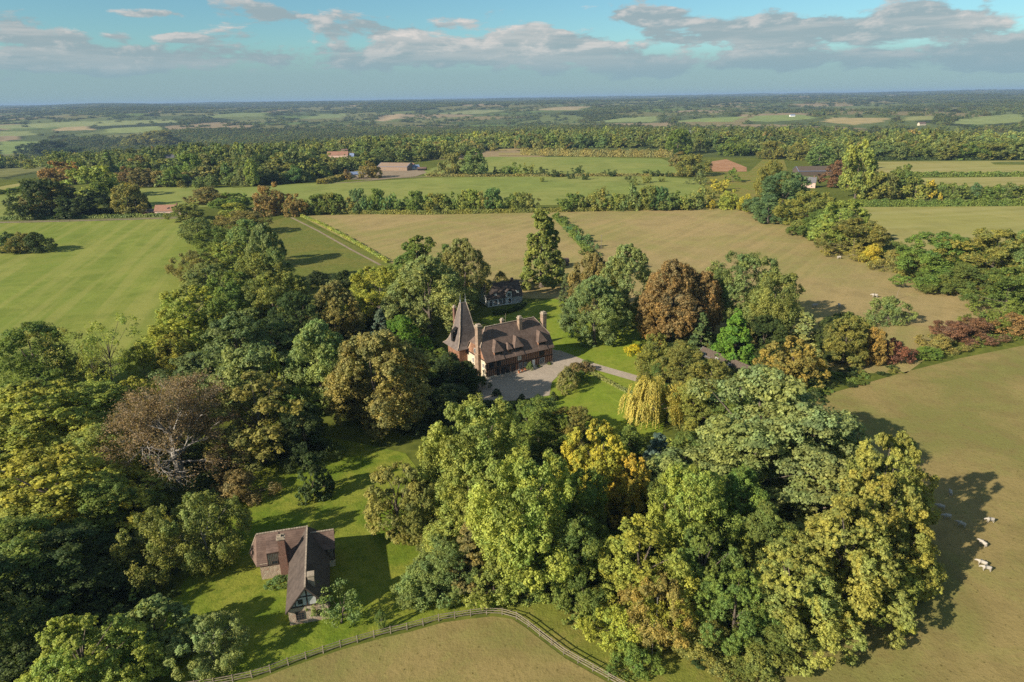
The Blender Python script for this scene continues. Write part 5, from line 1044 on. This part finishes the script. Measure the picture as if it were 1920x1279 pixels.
mb = MB(); mb.tube([(7.4, 7.2, 13.6), (7.45, 7.0, 13.75)], [.1, .5], 10); mb.tube([(7.4, 7.3, 12.2), (7.4, 7.2, 13.6)], [.05, .05], 5); mb.obj('satellite_dish', M['frame'], mn)
def world_of(root, u, v): q = root.rotation_euler[2]; return root.location.x + u * math.cos(q) - v * math.sin(q), root.location.y + u * math.sin(q) + v * math.cos(q)
for (u, v, h, w, c, l, k) in [(15.2, -.9, 2.6, 2.6, 'sage', 'climbing rose bush beside the manor door', 'bush'), (18.6, -.7, .9, 1.3, 'olive', 'low plant by the manor door', 'bush'), (22.6, -.7, .9, 1.6, 'green', 'low plant near the right corner of the manor', 'bush')]:
    x, y = world_of(mn, u, v); plant(k, x, y, h, w, c, l, cat='shrub', name='shrub')
for i, (u, v) in enumerate([(10.6, -1.6), (11.9, -1.4), (13.2, -1.2)]):
    x, y = world_of(mn, u, v); p = empty('flower_pot', (x, y, .09), 0, label='terracotta pot with red flowers by the manor wall, %s' % ['nearest the dark windows', 'middle of three', 'nearest the rose bush'][i], cat='flower pot', group='pots in front of the manor')
    mb = MB(); mb.tube([(0, 0, 0), (0, 0, .5), (0, 0, .62)], [.25, .36, .42], 9); mb.obj('pot', M['terracotta'], p); o = obj('flowers', PROTO['bush'][0], p, (0, 0, .5), (0, 0, i), (.07, .07, .06)); o.color = (.16, .06, .03, 1)
# ------------------------------------------------------------------ smaller buildings
def house(px, py, L, D, h, rz, deg, roof, wall, label, cat='house', hip=0.0, wins=3, chim=True, name='house', world=None, floors=1, dorm=0, over=.4):
    x, y = world or G(px, py); r = empty(name, (x, y, float(HT(x, y)) - .1), math.radians(deg), label=label, cat=cat)
    w = MB(); w.box(0, L, 0, D, 0, h); w.prism([(0, .03, h), (0, D - .03, h), (0, D / 2, h + rz * (1 - hip * .5))], (L, 0, 0)) if hip < .05 else None; w.obj('wall', M[wall], r)
    q = MB(); k = hip * D / 2; a, b, c, d = (-over, -over, h - .2), (L + over, -over, h - .2), (L + over - k, D / 2, h + rz), (-over + k, D / 2, h + rz)
    q.slab([a, b, c, d], .18); q.slab([(L + over, D + over, h - .2), (-over, D + over, h - .2), d, c], .18)
    if hip: q.slab([(-over, D + over, h - .2), a, d], .18); q.slab([b, (L + over, D + over, h - .2), c], .18)
    ro = q.obj('roof', M[roof], r)
    if chim: c_ = MB(); c_.box(L * .8, L * .8 + 1, D / 2 - .4, D / 2 + .5, h + rz - 1.2, h + rz + 1.1); c_.obj('chimney', M['brick'], ro)
    for f in range(floors):
        for i in range(wins):
            cx = L * (i + .5) / wins; z = 1.0 + f * 2.7; window(r, cx - .55, cx + .55, z, z + 1.3, -.02, 2, 2)
    for i in range(dorm):
        cx = L * (i + .5) / dorm; dd = MB(); zz = h + rz * .3; dd.box(cx - .6, cx + .6, D * .10, D * .4, zz - .2, zz + 1.0); dm = dd.obj('dormer', M[wall], r); rr = MB(); rr.slab([(cx - .8, D * .08, zz + .9), (cx + .8, D * .08, zz + .9), (cx + .8, D * .42, zz + 1.7), (cx - .8, D * .42, zz + 1.7)], .1); rr.obj('dormer_roof', M[roof], dm); pp = MB(); pp.box(cx - .4, cx + .4, D * .10 - .04, D * .10 - .005, zz, zz + .8); pp.obj('pane', M['glass'], dm)
    return r
rh = house(0, 0, 15.5, 9, 3.4, 5.4, 24, 'tile_dark', 'plaster_grey', 'shaded white walled house with brown roof behind the manor', world=(-9.6, 266.2), wins=0, name='rear_house')
for i, u in enumerate([.8, 2.9, 5.0, 6.6, 9.2]): window(rh, u, u + 1.2, .7 if i else .4, 2.7, -.03, 2, 3)
studs(rh, 10.8, 15.4, .3, 3.3, 0, 9, mat='timber_grey')
dd = MB(); dd.box(8.2, 10.6, -.3, 3.4, 2.6, 5.6); dm = dd.obj('dormer', M['plaster_grey'], rh); rr = MB(); rr.slab([(7.8, -.7, 5.2), (9.4, -.7, 6.6), (9.4, 3.9, 6.6), (7.8, 3.9, 5.2)], .14); rr.slab([(11.0, -.7, 5.2), (11.0, 3.9, 5.2), (9.4, 3.9, 6.6), (9.4, -.7, 6.6)], .14); rr.obj('dormer_roof', M['tile_dark'], dm); window(rh, 8.7, 10.1, 3.6, 5.1, -.33, 2, 2)
for u in (3.2, 13.2): dd = MB(); dd.box(u, u + 1.1, .6, 2.6, 4.2, 5.5); dm = dd.obj('dormer', M['plaster_grey'], rh); rr = MB(); rr.slab([(u - .2, .3, 5.45), (u + 1.3, .3, 5.45), (u + 1.3, 3.4, 6.5), (u - .2, 3.4, 6.5)], .1); rr.obj('dormer_roof', M['tile_dark'], dm)
# long garden building among the right hand trees
gx0, gy0 = G(1310, 651, 3.2); gx1, gy1 = G(1408, 692, 3.2); gl = math.hypot(gx1 - gx0, gy1 - gy0)
house(0, 0, gl, 4.0, 1.5, 1.7, math.degrees(math.atan2(gy1 - gy0, gx1 - gx0)), 'slate', 'timber_grey', 'long narrow slate roofed outbuilding half hidden between the conifers', world=(gx0, gy0), wins=4, chim=False, cat='outbuilding', name='garden_outbuilding', over=.2)
house(1050, 499, 4.5, 3.4, 2.2, 1.6, 10, 'tile_red', 'timber_grey', 'small wooden field shed beside the sequoia', wins=1, chim=False, cat='shed', name='field_shed')
house(291, 404, 19, 8, 3.4, 4.0, 4, 'tile_orange', 'pink_wall', 'red roofed cottage half hidden by the avenue by the lane', wins=4, name='lane_cottage', dorm=1)
house(266, 402, 11, 6, 2.2, 1.4, 6, 'slate', 'brick', 'low dark shed left of the red roofed cottage', wins=1, chim=False, cat='shed', name='lane_shed')
# farm
house(708, 320, 38, 24, 5.0, 3.6, -14, 'slate_blue', 'brick_pale', 'wide grey roofed farm barn with open front', wins=2, chim=False, cat='barn', name='farm_barn')
house(655, 333, 20, 10, 3.4, 2.4, 22, 'slate_blue', 'plaster', 'small pale roofed farm shed left of the big barn', wins=1, chim=False, cat='barn', name='farm_shed')
house(758, 317, 12, 7, 3.5, 3.2, -20, 'tile_orange', 'plaster', 'orange roofed farmhouse at the right end of the barn', wins=2, name='farmhouse')
house(773, 318, 9, 6, 3.0, 2.4, 20, 'slate_blue', 'plaster_grey', 'pale shed in the farm yard', wins=1, chim=False, cat='shed', name='yard_shed')
house(783, 320, 10, 6, 2.6, 1.4, -5, 'tile_red', 'dark', 'open fronted brown shed at the right of the farm yard', wins=0, chim=False, cat='shed', name='yard_shed')
house(614, 298, 30, 12, 5, 5, 4, 'tile_orange', 'pink_wall', 'long salmon roofed house in the wood', wins=6, name='salmon_roof_house')
for k, (px, py, L, D, h, deg, rm, wm, l) in enumerate([(290, 285, 14, 9, 6, 20, 'slate', 'plaster_grey', 'white gabled village house, upper left one'), (303, 297, 20, 10, 6, -8, 'slate_blue', 'plaster', 'grey roofed village house in the middle'), (312, 304, 12, 9, 6, 25, 'slate', 'plaster_grey', 'white village house nearest the copper trees'),
        (345, 292, 13, 9, 6, -15, 'tile_orange', 'plaster', 'red roofed village house at the right'), (325, 273, 16, 9, 5, 10, 'tile_red', 'plaster', 'brown roofed village house at the top'), (355, 280, 22, 10, 6, 4, 'slate', 'plaster_grey', 'slate roofed village house behind the red roofed one'),
        (355, 348, 18, 8, 3, 30, 'slate_blue', 'plaster_grey', 'grey shed where the long pasture meets the village'), (640, 290, 10, 8, 4, 0, 'tile_red', 'plaster', 'tiny brown roofed house in the wood right of the salmon roof'), (656, 297, 6, 5, 3, 0, 'slate_blue', 'frame', 'tiny white hut in the wood below the salmon roofed house')]):
    house(px, py, L, D, h, 4.5, deg, rm, wm, l, wins=3, floors=2 if h > 5 else 1, name='village_house')
house(1497, 330, 52, 18, 5, 4.0, -2, 'slate_blue', 'timber_grey', 'long barn with pale grey roof among the right hand trees', wins=0, chim=False, cat='barn', name='long_barn')
house(1501, 352, 12, 9, 5, 4.5, -25, 'slate', 'pink_wall', 'small slate roofed house in front of the long barn', wins=2, floors=2, name='barn_cottage')
house(1482, 219, 22, 12, 5, 4, 5, 'slate_blue', 'frame', 'white shed far off in the right distance', wins=0, chim=False, cat='shed', name='distant_shed')
house(1724, 236, 26, 10, 6, 5, 15, 'tile_red', 'plaster', 'pale farmhouse far off in the right distance', wins=3, name='distant_farmhouse')
house(1288, 252, 30, 14, 6, 5, -6, 'slate', 'plaster', 'slate roofed farm beyond the brown tree', wins=3, name='distant_farmhouse')
# red trailer by the barn cottage
x, y = G(1512, 366); tl = empty('red_trailer', (x, y, 0), math.radians(10), label='red farm trailer standing by the small slate roofed house', cat='trailer')
mb = MB(); mb.box(0, 6.5, 0, 2.5, 1.0, 3.3); mb.obj('body', M['red_paint'], tl)
for u in (1.2, 5.2):
    for v in (-.1, 2.35): mb = MB(); mb.tube([(u, v, .6), (u, v + .25, .6)], [.6, .6], 12); mb.obj('wheel', M['dark'], tl)
mb = MB(); mb.bar((-1.6, 1.25, .9), (0, 1.25, .9), .15); mb.obj('drawbar', M['dark'], tl)

# ------------------------------------------------------------------ fences, poles
def fence(pts, step, h, rails, label, pw=.14, mat='wood_pale', name='rail_fence', z=.05):
    P = [Vector((*G(a, b), 0)) for a, b in pts]; L = [0]
    for i in range(1, len(P)): L.append(L[-1] + (P[i] - P[i - 1]).length)
    n = int(L[-1] / step); Q = []
    for k in range(n + 1):
        s = L[-1] * k / n; i = max(j for j in range(len(L)) if L[j] <= s + 1e-6); i = min(i, len(P) - 2); Q.append(P[i].lerp(P[i + 1], (s - L[i]) / (L[i + 1] - L[i])))
    r = empty(name, tuple(Q[0]), 0, label=label, cat='fence'); ubox('post', M[mat], r, 0, 0, 0, 0, 0, 0).hide_render = False
    bpy.data.objects.remove(r.children[0]); um = UNIT[M[mat].name]; jr = random.Random(3)
    for k, q in enumerate(Q):
        d = q - Q[0]; o = obj('post', um, r, (d.x, d.y, h * .54), (jr.uniform(-.04, .04), jr.uniform(-.04, .04), 0), (pw, pw, h * 1.1 + jr.uniform(-.05, .08)))
        if k < n:
            e = Q[k + 1] - Q[0]; m_ = (d + e) / 2; a = math.atan2(e.y - d.y, e.x - d.x); ln = (e - d).length
            for j in range(rails):
                zz = h * (.32 + .64 * j / max(1, rails - 1)); obj('rail', um, r, (m_.x - math.sin(a) * -.0, m_.y, zz + jr.uniform(-.03, .03)), (0, jr.uniform(-.012, .012), a), (ln * 1.02, pw * .45, pw * .95))
    return r
fence(FENCE, 2.6, 1.35, 3, 'weathered post and rail fence curving round the near paddock', pw=.12)
fence([(-40, 420), (120, 416), (335, 410)], 7.0, 1.4, 2, 'pale post and rail fence along the far side of the striped pasture', pw=.22, name='rail_fence')
fence([(268, 350), (320, 348), (345, 347)], 8, 1.6, 2, 'white rail fence by the village green', pw=.35, mat='frame', name='rail_fence')
def pole(px, py, h, label, r=.13, lean=(0, 0), mat='wood_pale', arm=False):
    x, y = G(px, py); e = empty('utility_pole' if arm else 'wooden_pole', (x, y, 0), 0, label=label, cat='pole'); mb = MB(); mb.tube([(0, 0, -.2), (lean[0] * .5, lean[1] * .5, h / 2), (lean[0], lean[1], h)], [r, r * .85, r * .7], 7); mb.obj('post', M[mat], e)
    if arm: mb = MB(); mb.box(-.9, .9, -.06, .06, h - .6, h - .45); mb.obj('cross_arm', M[mat], e)
pole(1127, 467, 8, 'pale pole beside the hedge across the dry meadow', r=.16, arm=True); pole(1679, 562, 5, 'thin leaning stake behind the lone bush in the dry meadow', lean=(.9, .2), r=.09)
pole(156, 406, 12, 'utility pole in front of the wide dark tree by the lane', r=.2, arm=True); pole(258, 404, 11, 'utility pole left of the red roofed cottage', r=.2, arm=True)
pole(1222, 1235, 6.5, 'slender pale trunk stake beside the rust coloured birch', r=.07)
# garden bench-like border on the lawn: sapling with guard near the fence
x, y = G(716, 1180); plant('birch', x, y, 4.2, 1.5, 'sage', 'slim pale sapling near the paddock fence', cat='tree', name='sapling')

# ------------------------------------------------------------------ cattle
def cow_mesh():
    me = bpy.data.meshes.new('cow_body'); o = bpy.data.objects.new('cow_tmp', me); COL.objects.link(o)
    V = [(0, 0, 1.0), (.45, 0, 1.02), (.80, 0, 1.08), (1.05, 0, 1.10), (1.32, 0, 1.02), (1.58, 0, .84), (-.45, 0, 1.02), (-.78, 0, 1.06), (-.9, 0, .85), (-.93, 0, .5)]
    Rr = [.40, .38, .30, .20, .17, .10, .39, .30, .05, .035]; Ed = [(0, 1), (1, 2), (2, 3), (3, 4), (4, 5), (0, 6), (6, 7), (7, 8), (8, 9)]
    for b, x, s in [(1, .58, 1), (1, .58, -1)]:
        n = len(V); V += [(x, s * .20, .72), (x + .02, s * .2, .42), (x, s * .2, .06)]; Rr += [.13, .075, .065]; Ed += [(b, n), (n, n + 1), (n + 1, n + 2)]
    for s in (1, -1):
        n = len(V); V += [(-.62, s * .22, .74), (-.74, s * .22, .42), (-.64, s * .22, .06)]; Rr += [.17, .075, .065]; Ed += [(6, n), (n, n + 1), (n + 1, n + 2)]
        n = len(V); V += [(1.30, s * .2, 1.12)]; Rr += [.05]; Ed += [(4, n)]
    me.from_pydata(V, Ed, []); sk = o.modifiers.new('skin', 'SKIN')
    for i, v in enumerate(me.skin_vertices[0].data): v.radius = (Rr[i], Rr[i]); v.use_root = (i == 0)
    o.modifiers.new('sub', 'SUBSURF').levels = 1; dg = bpy.context.evaluated_depsgraph_get(); out = bpy.data.meshes.new_from_object(o.evaluated_get(dg)); out.name = 'cow'; out.materials.clear(); out.materials.append(mat_plain('cream_hide', (.36, .33, .285), .08, 2)); bpy.data.objects.remove(o)
    out.polygons.foreach_set('use_smooth', [True] * len(out.polygons)); return out
CM = cow_mesh()
for px, py, deg, l in [(1781, 929, 70, 'cream cow standing nearest the gold maple, uppermost of the herd in the shade'), (1763, 955, 150, 'cream cow half hidden under the gold maple leaves'), (1775, 973, 170, 'cream cow in shade below the half hidden one'), (1802, 988, 130, 'cream cow in the middle of the tree shadow, walking down'),
        (1856, 980, 175, 'cream cow caught by a patch of sun in the tree shadow'), (1842, 1024, 110, 'lone cream cow seen end on in the tree shadow'), (1841, 1061, 140, 'rear cow of the touching pair at the shadow edge'), (1849, 1071, 160, 'front cow of the touching pair at the shadow edge'),
        (1573, 486, 10, 'distant cream cow near the hedge trees of the dry meadow'), (1573, 577, 80, 'cream cow left of the lone bush in the dry meadow'), (1527, 577, 5, 'cream cow at the far left of the dry meadow group'), (1640, 558, 160, 'cream cow just left of the lone grey-green bush')]:
    x, y = G(px, py); o = obj('cow', CM, None, (x, y, .05), (0, 0, math.radians(deg)), (.8, .8, .8), label=l, cat='cow', group='cream cattle grazing in the meadows')
    if py < 600: o.scale = (1.15,) * 3

# ------------------------------------------------------------------ tell the members of each row apart
ORD = 'first second third fourth fifth sixth seventh eighth ninth tenth eleventh twelfth thirteenth fourteenth fifteenth sixteenth seventeenth eighteenth nineteenth twentieth'.split()
def ordinal(i):
    return ORD[i] if i < 20 else (['twenty', 'thirty', 'forty'][(i + 1) // 10 - 2] + ('-' + ORD[(i + 1) % 10 - 1] if (i + 1) % 10 else 'th').replace('-th', 'th'))
for g_, what, where in [('belt behind the dry meadow', 'bushy tree', 'from the left in the long belt behind the dry meadow'), ('trees above the striped pasture', 'round green tree', 'from the left above the striped pasture'),
        ('bushy trees east of the barn', 'grey-green bushy tree', 'from the left in the hedge row east of the barn'), ('hedge bushes across the dry meadow', 'green bush', 'from the left in the hedge crossing the dry meadow'),
        ('orchard trees between the far pastures', 'small orchard tree', 'from the left between the far pastures'), ('trees of the wood left of the long pasture', 'broad wood-edge tree', 'from the left beyond the long pasture'),
        ('clipped yews along the court', 'clipped dark yew ball', 'from the left along the gravel court')]:
    L_ = sorted([o for o in COL.objects if o.get('group') == g_ and o.parent is None], key=lambda o: PJ(*o.location)[0])
    for i, o in enumerate(L_): o['label'] = '%s, %s %s' % (what, ordinal(i).replace('twentyth', 'twentieth').replace('thirtyth', 'thirtieth'), where)

# ------------------------------------------------------------------ haze
hm = bpy.data.materials.new('haze'); hm.use_nodes = True; ht = hm.node_tree; ht.nodes.clear(); ho = ht.nodes.new('ShaderNodeOutputMaterial'); hv = ht.nodes.new('ShaderNodeVolumePrincipled')
hv.inputs['Color'].default_value = (.30, .46, .70, 1); hv.inputs['Density'].default_value = 6e-5; hv.inputs['Anisotropy'].default_value = 0.0; ht.links.new(hv.outputs[0], ho.inputs['Volume'])
hb = obj('haze', mesh('haze', *boxvf(-60000, 60000, -60000, 60000, -150, 130), hm), kind='stuff')
